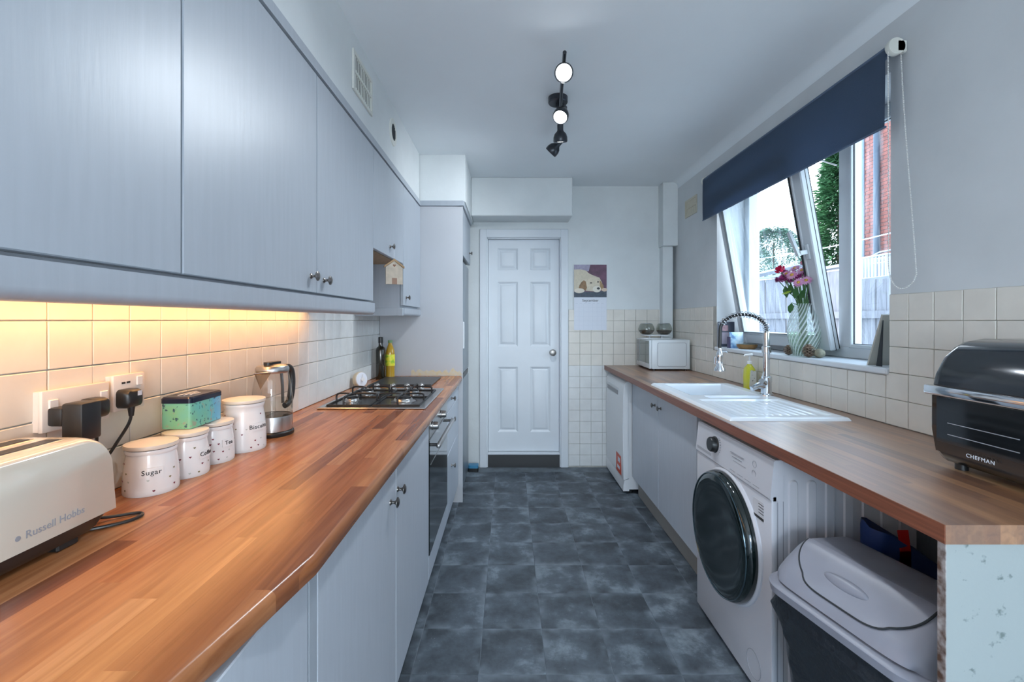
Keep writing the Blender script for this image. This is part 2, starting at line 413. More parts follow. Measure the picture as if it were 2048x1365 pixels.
# wall tiles, one object each
def tile_mesh(w, h, name, m):
    b = bm_new(); box(b, -w/2, w/2, -h/2, h/2, -.004, .004, .0016); return finish(b, name, m)
PT = .0995
fullt = tile_mesh(PT-.0022, PT-.0022, 'wall_tile', M_['tile']); fullw = tile_mesh(PT-.0022, PT-.0022, 'wall_tile_white', M_['tilew'])
RY = {'left': Matrix(((0, 0, 1), (1, 0, 0), (0, 1, 0))).to_4x4(), 'right': Matrix(((0, 0, -1), (-1, 0, 0), (0, 1, 0))).to_4x4(), 'back': Matrix(((1, 0, 0), (0, 0, -1), (0, 1, 0))).to_4x4()}
def put_tile(wall, side, p, me, sc=None):
    o = bpy.data.objects.new('tile', me); COL.objects.link(o); o.parent = wall
    j = Matrix.Rotation(R.uniform(-.012, .012), 4, 'X') @ Matrix.Rotation(R.uniform(-.012, .012), 4, 'Y') @ Matrix.Rotation(R.uniform(-.004, .004), 4, 'Z')
    m4 = Matrix.Translation(p) @ RY[side] @ j
    if sc: m4 = m4 @ Matrix.Diagonal((*sc, 1, 1))
    o.matrix_local = m4
Z0 = .911
for r_ in range(5):
    for k in range(33):
        y = .02 + PT*(k+.5)
        if y > 3.26: continue
        put_tile(wl, 'left', (TL-.004+R.uniform(-.0004, .0004), y, Z0+PT*(r_+.5)), fullt if y < 2.05 else fullw)  # white tile colour stands in for the cooler light beyond the strip light
n = 0
for r_ in range(5):
    z = Z0+PT*(r_+.5)
    for k in range(36):
        y = YB-.008-PT*(k+.5)
        if y < .90: continue
        inw = WY0-.01 < y < WY1+.01
        if inw and z > WZ0-.03: continue
        if inw and z+PT/2 > WZ0-.025:
            hh = (WZ0-.027)-(z-PT/2); put_tile(wr, 'right', (TR+.004, y, z-PT/2+hh/2), fullt, (1, hh/PT)); continue
        # clip the tiles that meet the reveal
        y0, y1 = y-PT/2, y+PT/2
        if z+PT/2 > WZ0+.01:
            if y0 < WY0 < y1: y1 = WY0-.002
            if y0 < WY1 < y1: y0 = WY1+.002
        if y1-y0 < .012: continue
        put_tile(wr, 'right', (TR+.004+R.uniform(-.0004, .0004), (y0+y1)/2, z), fullt, ((y1-y0)/PT, 1)); n += 1
for r_ in range(14):
    for k in range(10):
        x = .535+PT*(k+.5); z = .012+PT*(r_+.5)
        if x > XR-.03: continue
        if x > .95 and z < .80: continue        # hidden behind the appliances
        put_tile(wb, 'back', (x, YB-.004+.0002, z), fullw if (z < .95) else fullt)
# grout beds
bm = bm_new(); box(bm, XL, XL+.003, .02, 3.28, .90, Z0+5*PT); obj('grout_bed', bm, M_['grout'], wl)
bm = bm_new()
box(bm, XR-.003, XR, .875, WY0, .90, Z0+5*PT); box(bm, XR-.003, XR, WY1, YB, .90, Z0+5*PT); box(bm, XR-.003, XR, WY0, WY1, .90, WZ0-.03)
obj('grout_bed', bm, M_['grout'], wr)
bm = bm_new(); box(bm, .535, XR, YB-.003, YB, 0, .012+14*PT); obj('grout_bed', bm, M_['grout'], wb)

# boxings
bm = bm_new(); box(bm, XL, -.642, YF, 3.275, 2.165, ZC); struct('trim_2', bm, M_['wallback'])
bm = bm_new(); box(bm, XL, -.312, 3.285, YB, 2.165, ZC); struct('trim_3', bm, M_['wallback'])
bm = bm_new(); box(bm, -.312, .535, 3.80, YB, 2.183, ZC, .006); struct('trim_4', bm, M_['wallback'])
bm = bm_new(); box(bm, 1.335, XR, 3.93, YB, 1.955, ZC, .004); box(bm, 1.345, XR-.03, 3.97, YB, .92, 1.955, .004); struct('trim_5', bm, M_['wallback'])
# door, frame, step
bm = bm_new()
for x0, x1, z0, z1 in ((-.256, DX0+.004, 0, DZ1+.07), (DX1-.004, .530, 0, DZ1+.07), (DX0, DX1, DZ1-.004, DZ1+.07)):
    box(bm, x0, x1, YB-.018, YB, z0, z1, .004)
box(bm, DX0, DX0+.012, YB, YB+.13, 0, DZ1); box(bm, DX1-.012, DX1, YB, YB+.13, 0, DZ1); box(bm, DX0, DX1, YB, YB+.13, DZ1-.012, DZ1)
struct('trim_6', bm, M_['door'])
bm = bm_new(); box(bm, DX0+.012, DX1-.012, YB-.004, YB+.14, 0, .113); st = struct('trim_7', bm, M_['slate'])
bm = bm_new(); box(bm, DX0+.012, DX1-.012, YB-.012, YB+.14, .113, .127, .003); struct('trim_8', bm, M_['door'])
x0, x1, z0, z1, yd = DX0+.014, DX1-.014, .131, DZ1-.014, YB+.045
PXP = lambda px: (px-1017)/910*(yd); PZP = lambda py: 1.31-(py-641)/910*yd
cols = [(PXP(995), PXP(1036)), (PXP(1060), PXP(1101))]; rows = [(PZP(541), PZP(497)), (PZP(694), PZP(564)), (PZP(865), PZP(734))]
bm = bm_new(); xs = sorted({x0, x1, *sum(cols, ())}); zs = sorted({z0, z1, *sum(rows, ())})
for a, b in zip(xs, xs[1:]):
    for c, d in zip(zs, zs[1:]):
        hole = any(abs(a-p) < 1e-6 for p, _ in cols) and any(abs(c-p) < 1e-6 for p, _ in rows)
        box(bm, a, b, yd, yd+.04, c, d) if not hole else box(bm, a, b, yd+.02, yd+.04, c, d)
dr = struct('door_1', bm, M_['door'])
for cx0, cx1 in cols:
    for rz0, rz1 in rows:
        b = bm_new(); fr = []
        for ins, dep in ((0, 0), (.004, .002), (.018, .012), (.022, .0125), (.040, .003), (.046, .002)):
            fr.append([(cx0+ins, yd+dep, rz0+ins), (cx1-ins, yd+dep, rz0+ins), (cx1-ins, yd+dep, rz1-ins), (cx0+ins, yd+dep, rz1-ins)])
        loft(b, fr, cap0=False); obj('door_panel', b, M_['door'], dr, angle=20)
b = bm_new(); kx, kz = (1106-1017)/910*(yd-.05), 1.31-(706-641)/910*(yd-.05)
lathe(b, [(.0, 0), (.026, 0), (.026, .006), (.010, .010), (.010, .030), (.024, .038), (.030, .050), (.027, .062), (.0, .068)], 24, along((kx, yd, kz), (0, -1, 0)))
obj('door_knob', b, M_['pewter'], dr)

# ------------------------------------------------------------------ window
bm = bm_new()
FY0, FY1, FZ0, FZ1 = WY0, WY1, WZ0+.001, WZ1
MY0, MY1 = 2.212, 2.290
def ring(bm, x0, x1, y0, y1, z0, z1, w, bev=.004):
    box(bm, x0, x1, y0, y0+w, z0, z1, bev); box(bm, x0, x1, y1-w, y1, z0, z1, bev)
    box(bm, x0, x1, y0+w, y1-w, z0, z0+w, bev); box(bm, x0, x1, y0+w, y1-w, z1-w, z1, bev)
ring(bm, WX, WX+.06, FY0, FY1, FZ0, FZ1, .055)
box(bm, WX, WX+.06, MY0, MY1, FZ0+.05, FZ1-.05, .004)
ring(bm, WX-.006, WX+.02, FY0+.05, MY0+.006, FZ0+.05, FZ1-.05, .018, .003)
win = struct('window_1', bm, M_['upvc'])
def sheet(y0, y1, z0, z1, x):
    b = bm_new(); b.faces.new([b.verts.new(p) for p in ((x, y0, z0), (x, y1, z0), (x, y1, z1), (x, y0, z1))]); return b
obj('pane', sheet(FY0+.066, MY0-.010, FZ0+.066, FZ1-.066, WX+.02), M_['pane'], win)
bm = bm_new(); ring(bm, WX+.008, WX+.013, FY0+.067, MY0-.011, FZ0+.067, FZ1-.067, .004, 0); obj('gasket', bm, M_['black'], win)
bm = bm_new(); box(bm, XR-.018, WX+.01, WY0, WY1, WZ0-.024, WZ0, .004); obj('window_sill', bm, M_['door'], win)
# tilted sash: built upright about its bottom hinge line then leaned into the room
hz = FZ0+.048; tilt = Matrix.Translation((WX-.004, 0, hz)) @ Matrix.Rotation(math.radians(-10), 4, 'Y') @ Matrix.Translation((-(WX-.004), 0, -hz))
SY0, SY1, SZ1 = MY1-.018, FY1-.045, hz+1.02
bm = bm_new(); ring(bm, WX-.052, WX-.006, SY0, SY1, hz-.01, SZ1, .072, .005); ring(bm, WX-.058, WX-.03, SY0+.062, SY1-.062, hz+.052, SZ1-.062, .016, .003)
bm.transform(tilt); sash = obj('sash', bm, M_['upvc'], win)
bm = sheet(SY0+.07, SY1-.07, hz+.06, SZ1-.07, WX-.03); bm.transform(tilt); obj('pane', bm, M_['pane'], sash)
bm = bm_new(); ring(bm, WX-.0665, WX-.0605+.004, SY0+.0765, SY1-.0765, hz+.0665, SZ1-.0765, .003, 0); ring(bm, WX-.008, WX-.002, SY0+.004, SY1-.004, hz-.006, SZ1-.004, .006, 0); ring(bm, WX-.027, WX-.0245, SY0-.0012, SY1+.0012, hz-.0112, SZ1+.0012, .01, 0)
bm.transform(tilt); obj('gasket', bm, M_['black'], sash)
bm = bm_new(); hy = SY0+.036; hzz = hz+.50
box(bm, WX-.062, WX-.052, hy-.014, hy+.014, hzz-.04, hzz+.04, .003); box(bm, WX-.10, WX-.06, hy-.009, hy+.009, hzz-.012, hzz+.012, .003)
prism(bm, [(hy-.01, hzz-.014), (hy+.012, hzz-.014), (hy+.055, hzz+.115), (hy+.035, hzz+.12)], WX-.112, WX-.098, 'x')
bm.transform(tilt); obj('window_handle', bm, M_['upvc'], sash)
bm = bm_new(); cyl(bm, (WX+.0, SY0+.03, SZ1-.1), (WX-.16, SY0+.03, SZ1-.05), .004, 8); obj('stay_arm', bm, M_['steel'], win)

# ------------------------------------------------------------------ knobs
def knob(parent, p, d, name='knob', r=.0155, m=None):
    b = bm_new()
    lathe(b, [(0, 0), (.009, 0), (.0085, .003), (.0045, .006), (.0042, .013), (.008, .018), (r, .021), (r, .024), (r*.6, .0275), (0, .0285)], 20, along(p, d))
    return obj(name, b, m or M_['pewter'], parent)

# ------------------------------------------------------------------ left wall cabinets
def door_slab(name, x0, x1, y0, y1, z0, z1, m, parent): return bx(name, (x0, x1, y0+.0015, y1-.0015, z0, z1), m, parent, bev=.002)
UF = -.635
c1 = thing('wall_cabinet', 'grey wall cabinet above the toaster, nearest with one wide door', 'cabinet', (-.78, .57, 1.40), group='grey wall cabinets')
bx('body', (XL+.001, UF-.022, .265, .884, 1.40, 2.125), M_['carc'], c1)
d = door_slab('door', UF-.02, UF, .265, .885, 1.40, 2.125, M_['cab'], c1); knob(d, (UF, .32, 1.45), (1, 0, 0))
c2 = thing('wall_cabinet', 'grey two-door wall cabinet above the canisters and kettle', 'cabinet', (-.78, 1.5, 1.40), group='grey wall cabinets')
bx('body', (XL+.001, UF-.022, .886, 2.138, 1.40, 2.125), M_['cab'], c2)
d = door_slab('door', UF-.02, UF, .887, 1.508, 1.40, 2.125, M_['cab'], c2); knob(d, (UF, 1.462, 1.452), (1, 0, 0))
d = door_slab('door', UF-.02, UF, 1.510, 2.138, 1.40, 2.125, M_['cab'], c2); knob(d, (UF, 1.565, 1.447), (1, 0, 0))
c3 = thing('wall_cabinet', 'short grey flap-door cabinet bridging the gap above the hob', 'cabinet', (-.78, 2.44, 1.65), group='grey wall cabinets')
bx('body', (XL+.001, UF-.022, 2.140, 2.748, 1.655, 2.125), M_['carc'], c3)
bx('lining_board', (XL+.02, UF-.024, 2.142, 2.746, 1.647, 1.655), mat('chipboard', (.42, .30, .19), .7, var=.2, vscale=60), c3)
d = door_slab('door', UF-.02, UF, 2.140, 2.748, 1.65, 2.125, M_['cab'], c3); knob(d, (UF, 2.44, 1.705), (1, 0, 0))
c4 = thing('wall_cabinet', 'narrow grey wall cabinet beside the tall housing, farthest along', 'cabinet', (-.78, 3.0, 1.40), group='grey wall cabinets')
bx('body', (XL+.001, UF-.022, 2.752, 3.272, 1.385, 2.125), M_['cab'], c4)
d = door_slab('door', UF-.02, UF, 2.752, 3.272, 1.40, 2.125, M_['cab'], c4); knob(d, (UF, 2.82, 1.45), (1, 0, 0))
def pelmet_prof(zt, zb, xf):
    return [(xf-.02, zt), (xf+.006, zt), (xf+.006, zb+.018)] + [(xf-.012+.018*math.cos(a), zb+.018-.018*math.sin(a)) for a in [PI/2*k/6 for k in range(1, 7)]] + [(xf-.045, zb), (xf-.045, zb+.012), (xf-.02, zb+.012)]
bm = bm_new(); prism(bm, pelmet_prof(1.391, 1.336, UF), .265, 2.142, 'y'); box(bm, UF-.045, UF-.022, .265, 2.14, 1.37, 1.3995); box(bm, XL+.01, UF-.04, 2.095, 2.105, 1.345, 1.398)
p1 = tag(obj('pelmet', bm, M_['cab']), 'long grey light pelmet with rounded lower edge under the near wall cabinets', 'pelmet')
bm = bm_new(); prism(bm, pelmet_prof(1.384, 1.336, UF), 2.752, 3.27, 'y'); box(bm, XL+.009, UF, 2.740, 2.760, 1.336, 1.384, .003)
tag(obj('pelmet', bm, M_['cab']), 'short grey pelmet with side return under the far wall cabinet', 'pelmet')
bm = bm_new()
prism(bm, [(UF-.03, 2.132), (UF+.004, 2.132), (UF+.004, 2.166), (UF-.03, 2.166)], .265, 3.272, 'y')
prism(bm, [(3.262, 2.132), (3.285, 2.132), (3.285, 2.166), (3.254, 2.166)], UF+.003, -.326, 'x')
prism(bm, [(-.35, 2.132), (-.322, 2.132), (-.318, 2.166), (-.35, 2.166)], 3.26, 3.95, 'y')
tag(obj('cornice', bm, M_['cab']), 'slim grey cornice strip running along the tops of the left cabinets', 'cornice')
# warm strip light under the near cabinets
sl = thing('strip_light', 'warm glowing strip light under the near wall cabinets', 'light', (-.86, 1.1, 1.38))
bx('housing', (-.885, -.835, .30, 2.07, 1.378, 1.398), M_['white'], sl)
bx('diffuser', (-.88, -.84, .305, 2.065, 1.370, 1.378), mat('warm_diffuser', (.9, .7, .5), .5, emit=(1, .60, .26), es=3), sl)
la = bpy.data.lights.new('strip_lamp', 'AREA'); la.shape = 'RECTANGLE'; la.size = .03; la.size_y = 1.75; la.energy = STRIP_W; la.color = (1, .47, .17)
lo = bpy.data.objects.new('strip_lamp', la); COL.objects.link(lo); lo.parent = sl; lo.location = (0, .085, -.012)

# ------------------------------------------------------------------ tall housing and fridge
th = thing('tall_housing', 'tall grey housing panel and top cupboard around the fridge', 'cabinet', (-.63, 3.6, 0))
bx('side_panel', (TL+.002, -.330, 3.272, 3.290, 0, 2.13), mat('grey_panel_paint', (.50, .515, .545), .35, var=.04, vscale=3), th)
bx('body', (XL+.012, -.355, 3.292, 3.945, 1.79, 2.13), M_['carc'], th)
d = door_slab('door', -.352, -.332, 3.292, 3.945, 1.785, 2.125, M_['cab'], th); knob(d, (-.332, 3.84, 1.875), (1, 0, 0))
# worn yellowed paint along the foot of the side panel
bm = bm_new(); pts = [(-.70, .912)]
for k in range(24): pts.append((-.70+.365*k/23, .935+.018*math.sin(k*2.1)*((k % 5)/4)+R.uniform(0, .022)))
pts.append((-.335, .912)); prism(bm, pts, 3.2712, 3.2722, 'y')
obj('worn_patch', bm, mat('yellowed_filler', (.62, .52, .30), .6, var=.3, vscale=40, var_col=(.60, .57, .50)), th)
fr = thing('fridge_freezer', 'silver grey fridge freezer tucked inside the tall housing', 'fridge', (-.63, 3.63, 0))
msil = mat('fridge_silver', (.27, .31, .35), .32, .5)
bx('body', (-.90, -.400, 3.32, 3.93, .02, 1.76), M_['carc'], fr)
d = bx('fridge_door', (-.40, -.345, 3.32, 3.93, .90, 1.76), msil, fr, bev=.012, seg=3)
bx('handle', (-.345, -.325, 3.34, 3.36, 1.10, 1.30), M_['white'], d, bev=.004)
bx('freezer_door', (-.40, -.345, 3.32, 3.93, .03, .86), msil, fr, bev=.012, seg=3)
bx('door_gap_trim', (-.40, -.35, 3.32, 3.93, .862, .898), M_['black'], fr)

# ------------------------------------------------------------------ left base run
BF = -.36
def left_unit(name, label, y0, y1):
    t = thing(name, label, 'cabinet', ((XL+BF)/2, (y0+y1)/2, 0), group='left base cabinets')
    bx('body', (XL+.012, BF-.022, y0, y1, .13, .862), M_['carc'], t)
    bx('plinth', (BF-.08, BF-.062, y0, y1, 0, .13), M_['gap'], t)
    return t
u0 = left_unit('base_cabinet', 'pale grey base cabinet nearest the camera under the angled worktop corner', .10, .835)
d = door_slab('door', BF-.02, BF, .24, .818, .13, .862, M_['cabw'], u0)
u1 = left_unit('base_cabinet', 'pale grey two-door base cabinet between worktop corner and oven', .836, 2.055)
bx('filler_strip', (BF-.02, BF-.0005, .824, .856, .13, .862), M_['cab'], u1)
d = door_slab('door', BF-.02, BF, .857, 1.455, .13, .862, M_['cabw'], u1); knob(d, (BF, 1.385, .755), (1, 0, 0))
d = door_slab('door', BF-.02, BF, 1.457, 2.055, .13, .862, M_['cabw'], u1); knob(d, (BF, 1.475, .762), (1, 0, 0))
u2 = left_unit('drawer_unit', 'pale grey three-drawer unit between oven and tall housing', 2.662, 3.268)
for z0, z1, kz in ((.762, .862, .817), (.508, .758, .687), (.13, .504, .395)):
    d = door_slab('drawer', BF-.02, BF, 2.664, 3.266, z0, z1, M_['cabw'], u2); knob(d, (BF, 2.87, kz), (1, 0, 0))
ov = thing('oven', 'built-in single oven with black glass door and steel bar handle', 'oven', ((XL+BF)/2, 2.36, 0))
bx('body', (XL+.03, BF-.022, 2.058, 2.658, .13, .862), M_['carc'], ov)
bx('lower_panel', (BF-.02, BF, 2.060, 2.656, .13, .236), M_['cabw'], ov, bev=.002)
bx('plinth', (BF-.08, BF-.062, 2.058, 2.658, 0, .13), M_['gap'], ov)
cp = bx('control_panel', (BF-.02, BF+.002, 2.060, 2.656, .768, .858), M_['steel'], ov, bev=.002)
for y in (2.14, 2.40):
    b = bm_new(); lathe(b, [(0, 0), (.021, 0), (.021, .004), (.0185, .006), (.017, .028), (.013, .031), (0, .031)], 24, along((BF+.002, y, .815), (1, 0, 0))); obj('dial', b, M_['steel'], cp)
d = bx('oven_door', (BF-.02, BF+.003, 2.060, 2.656, .240, .764), M_['blackgl'], ov, bev=.003)
bx('glass_trim', (BF+.003, BF+.004, 2.09, 2.62, .645, .650), M_['steel'], d)
b = bm_new(); tube(b, [(BF+.003, 2.10, .735), (BF+.035, 2.10, .735)], .007, 10); tube(b, [(BF+.003, 2.61, .735), (BF+.035, 2.61, .735)], .007, 10); obj('handle_post', b, M_['black'], d)
b = bm_new(); box(b, BF+.030, BF+.050, 2.075, 2.635, .724, .746, .008, 3); obj('handle', b, M_['steel'], d)

# worktop left: rounded front edge, angled corner near the camera
def edge_prof(z1=.910, z0=.872, r=.012):
    return [(-r*(1-math.sin(a)), z1-r*(1-math.cos(a))) for a in [PI/2*k/5 for k in range(6)]] + [(0, z0+.004), (-.004, z0)]
path = [(-.335, 3.270), (-.330, 2.0), (-.328, .80), (-.3283, .776), (-.3305, .765), (-.372, .50), (-.45, .05)]
bm = bm_new(); rings = []
for x, y in path:
    rings.append([Vector((x+dx, y, z)) for dx, z in edge_prof()] + [Vector((XL+.004, y, .872)), Vector((XL+.004, y, .910))])
loft(bm, rings)
tag(obj('worktop', bm, M_['wood_l'], angle=50), 'long orange butcher-block worktop on the left with rounded front edge', 'worktop')

# ------------------------------------------------------------------ hob
HX0, HX1, HY0, HY1 = -.860, -.372, 2.035, 2.625
hb = thing('gas_hob', 'stainless steel four-burner gas hob with black pan supports', 'hob', ((HX0+HX1)/2, (HY0+HY1)/2, .910))
bx('hob_plate', (HX0, HX1, HY0, HY1, .9102, .918), M_['steel'], hb, bev=.003)
bx('well', (HX0+.03, HX1-.03, HY0+.02, HY1-.09, .918, .9195), mat('dark_steel', (.10, .10, .10), .25, .8), hb)
burn = [(-.75, 2.185, .030), (-.505, 2.185, .043), (-.75, 2.41, .034), (-.505, 2.41, .030)]
for x, y, r in burn:
    b = bm_new(); lathe(b, [(r*1.35, .9195), (r*1.35, .923), (r*1.05, .926), (r*1.0, .934), (r*.95, .936), (0, .937)], 28, Matrix.Translation((x, y, 0))); bo = obj('burner', b, M_['steel'], hb)
    b = bm_new(); lathe(b, [(r*.86, .936), (r*.86, .941), (r*.7, .944), (0, .944)], 28, Matrix.Translation((x, y, 0))); obj('burner_cap', b, M_['iron'], bo)
for x0, x1 in ((HX0+.035, -.632), (-.618, HX1-.035)):
    b = bm_new(); y0, y1 = HY0+.035, HY1-.10; r = .0045; zt = .958
    for x in (x0, x1): tube(b, [(x, y0, .922), (x, y1, .922)], r, 8)
    for y in (y0, y1): tube(b, [(x0, y, .922), (x1, y, .922)], r, 8)
    for (bxx, byy, br) in burn:
        if not x0 < bxx < x1: continue
        for sx in (-1, 1):
            xe = x0 if sx < 0 else x1
            tube(b, smooth_pts([(xe, byy, .922), (xe, byy, zt-.01), (xe-sx*.012, byy, zt), (bxx+sx*.022, byy, zt), (bxx+sx*.012, byy, zt-.006)], 4), r, 8)
        for sy in (-1, 1):
            ye = y0 if sy < 0 else y1
            if abs(ye-byy) > .16: ye = byy+sy*.10
            tube(b, smooth_pts([(bxx, ye, .922), (bxx, ye, zt-.01), (bxx, ye-sy*.012, zt), (bxx, byy+sy*.024, zt), (bxx, byy+sy*.014, zt-.006)], 4), r, 8)
    tube(b, [(x0, (y0+y1)/2, .922), (x1, (y0+y1)/2, .922)], r, 8)
    obj('pan_support', b, M_['iron'], hb)
for k, x in enumerate((-.745, -.655, -.575, -.495)):
    b = bm_new(); lathe(b, [(0.02, .918), (.02, .922), (.0175, .924), (.016, .945), (.013, .948), (0, .948)], 20, Matrix.Translation((x, HY1-.045, 0))); box(b, x-.004, x+.004, HY1-.062, HY1-.028, .944, .952, .002); obj('hob_knob', b, M_['steel'], hb)
bx('chopping_board', (-.84, -.465, 2.745, 3.13, .9103, .923), M_['slate'], bev=.003)
tag(bpy.data.objects['chopping_board'], 'flat black slate board behind the hob', 'chopping board')

# round dial timer leaning on the tiles
tm = thing('kitchen_timer', 'round cream dial timer leaning on tiles beside the hob', 'timer', (-.885, 2.70, .910))
ax = Vector((.86, -.48, .10)).normalized(); c = Vector((-.892, 2.70, .910+.047))
b = bm_new(); lathe(b, [(0, 0), (.042, 0), (.046, .004), (.046, .026), (.043, .030), (0, .030)], 36, along(c, ax)); obj('body', b, mat('timer_cream', (.60, .50, .36), .4), tm)
b = bm_new(); lathe(b, [(.043, .0302), (.040, .033), (0, .0335)], 36, along(c, ax)); f = obj('dial_face', b, M_['paper'], tm)
b = bm_new(); p = c+ax*.034; cyl(b, p, p+ax*.008, .012, 20); t_ = p+ax*.004; cyl(b, t_, t_+Vector((.0, .0, .03)), .002, 8); obj('pointer', b, M_['ceramic'], tm)

# ------------------------------------------------------------------ bottles
t = thing('oil_bottle', 'tall dark olive oil bottle beside the tall panel', 'bottle', (-.868, 3.09, .910))
mdg = mat('dark_green_glass', (.018, .014, .006), .08, coat=.5)
b = bm_new(); lathe(b, [(0, 0), (.030, 0), (.032, .004), (.032, .195), (.028, .212), (.015, .224), (.0135, .232), (.0135, .25), (0, .25)], 28); obj('bottle_body', b, mdg, t, local=True)
b = bm_new(); lathe(b, [(.0155, .246), (.0155, .283), (.013, .286), (0, .286)], 24); obj('cap', b, M_['black'], t, local=True)
t = thing('oil_bottle', 'clear bottle of yellow cooking oil with green and yellow label', 'bottle', (-.815, 3.135, .910))
b = bm_new(); pr = [(0, 0), (.028, 0), (.031, .006)]
for k in range(6): pr += [(.031, .012+.012*k), (.0295, .018+.012*k)]
pr += [(.031, .085), (.031, .17), (.029, .19), (.021, .215), (.013, .235), (.012, .25), (0, .25)]
lathe(b, pr, 28); obj('bottle_body', b, mat('golden_oil', (.45, .27, .02), .08, coat=.4), t, local=True)
b = bm_new(); lathe(b, [(.0315, .087), (.0318, .089), (.0318, .163), (.0315, .165)], 28); obj('label_wrap', b, ramp_noise('oil_label', [(.35, (.10, .42, .03)), (.5, (.75, .75, .05)), (.65, (.85, .72, .06))], 28), t, local=True)
b = bm_new(); lathe(b, [(.0155, .245), (.0155, .262), (0, .263)], 24); obj('cap', b, mat('green_cap', (.16, .30, .12), .4), t, local=True)

# ------------------------------------------------------------------ canisters
def heart(b, c, n, s):
    n = Vector(n).normalized(); x = Vector((0, 0, 1)).cross(n).normalized(); up = n.cross(x)
    pts = []
    for k in range(14):
        a = 2*PI*k/14; pts.append((16*math.sin(a)**3/17, (13*math.cos(a)-5*math.cos(2*a)-2*math.cos(3*a)-math.cos(4*a))/17))
    vs = [b.verts.new(Vector(c)+x*px*s+up*py*s) for px, py in pts]; f = b.faces.new(vs)
    return f
mh = [mat('heart_red', (.16, .01, .03), .4), mat('heart_olive', (.22, .20, .10), .4), mat('heart_grey', (.50, .52, .48), .4)]
def canister(word, x, y, r, h, label, facing_off, psize):
    t = thing('canister', label, 'canister', (x, y, .910), group='white ceramic canisters')
    hb_ = h-.016
    prof = [(0, 0), (r*.97, 0), (r, .004), (r*1.0, .012), (r*.985, h*.35), (r*.93, h*.62), (r*.885, h*.74), (r*.865, h*.80), (r*.90, hb_-.010), (r*.93, hb_-.004), (r*.91, hb_), (0, hb_)]
    b = bm_new(); lathe(b, prof, 48); obj('canister_body', b, M_['ceramic'], t, local=True)
    b = bm_new(); lathe(b, [(r*.86, hb_+.0005), (r*.955, hb_+.002), (r*.975, hb_+.006), (r*.96, hb_+.011), (r*.5, hb_+.015), (0, hb_+.016)], 48); obj('lid', b, M_['cream_lid'], t, local=True)
    b = bm_new(); lathe(b, [(r*.90, hb_-.0003), (r*.915, hb_+.001), (r*.90, hb_+.0022)], 48); obj('seal', b, M_['black'], t, local=True)
    def rad(z):
        for (r0, z0), (r1, z1) in zip(prof, prof[1:]):
            if z0 <= z <= z1 and z1 > z0: return r0+(r1-r0)*(z-z0)/(z1-z0)
        return r
    view = math.atan2(-y, -x); fa = view+facing_off     # direction the plaque faces
    pw, ph = psize; zc = h*.46
    # plaque: curved raised plate
    b = bm_new(); rp = []
    for dz, dr in ((-ph, 0), (-ph, .0022), (ph, .0022), (ph, 0)):
        rp.append([Vector(((rad(zc+dz)+dr+.0004)*math.cos(fa+a), (rad(zc+dz)+dr+.0004)*math.sin(fa+a), zc+dz)) for a in [pw/r*(2*k/10-1) for k in range(11)]])
    vs = [[b.verts.new(p) for p in r_] for r_ in rp]
    for a, c in zip(vs, vs[1:]):
        for k in range(10): b.faces.new((a[k], a[k+1], c[k+1], c[k]))
    b.faces.new([v[0] for v in vs][::-1]); b.faces.new([v[-1] for v in vs])
    pl = obj('plaque', b, M_['ceramic'], t, local=True)
    rr = rad(zc)+.0034
    o = text_mesh('lettering', word, ph*1.55, M_['ink'], None, Matrix.Rotation(fa+PI/2, 4, 'Z') @ Matrix.Translation((0, 0, zc)), wrap=rr, space=1.12)
    o.parent = pl
    bms = [bm_new() for _ in mh]; i = 0
    step = .019
    for row in range(int((h*.78)/step)):
        z = .012+row*step*1.0
        for k in range(16):
            a = 2*PI*(k+.5*(row % 2))/16+R.uniform(-.05, .05)
            da = (a-fa+PI) % (2*PI)-PI
            if abs(da)*r < pw+.008 and abs(z-zc) < ph+.006: continue
            n_ = Vector((math.cos(a), math.sin(a), .05)); zz = z+R.uniform(-.003, .003)
            if R.random() < .35: continue
            heart(bms[R.choice((0, 1, 2, 0))], n_*(rad(zz)+.0006)+Vector((0, 0, zz-.00)), n_, .0031); i += 1
    for b, m in zip(bms, mh):
        o = obj('heart_motifs', b, m, t, local=True); o['kind'] = 'stuff'
    return t
M_['cream_lid'] = mat('cream_lid', (.74, .66, .56), .3)
canister('Sugar', -.843, 1.075, .0545, .118, 'white heart-dotted canister marked Sugar, beside the toaster', 0, (.022, .0100))
canister('Coffee', -.841, 1.187, .0525, .118, 'white heart-dotted canister marked Coffee, carrying the turquoise tin', math.radians(58), (.022, .0100))
canister('Tea', -.844, 1.302, .0525, .118, 'white heart-dotted canister marked Tea, between Coffee and Biscuits', math.radians(44), (.019, .0100))
canister('Biscuits', -.826, 1.422, .062, .160, 'tall white heart-dotted canister marked Biscuits, beside the kettle', math.radians(40), (.029, .0115))

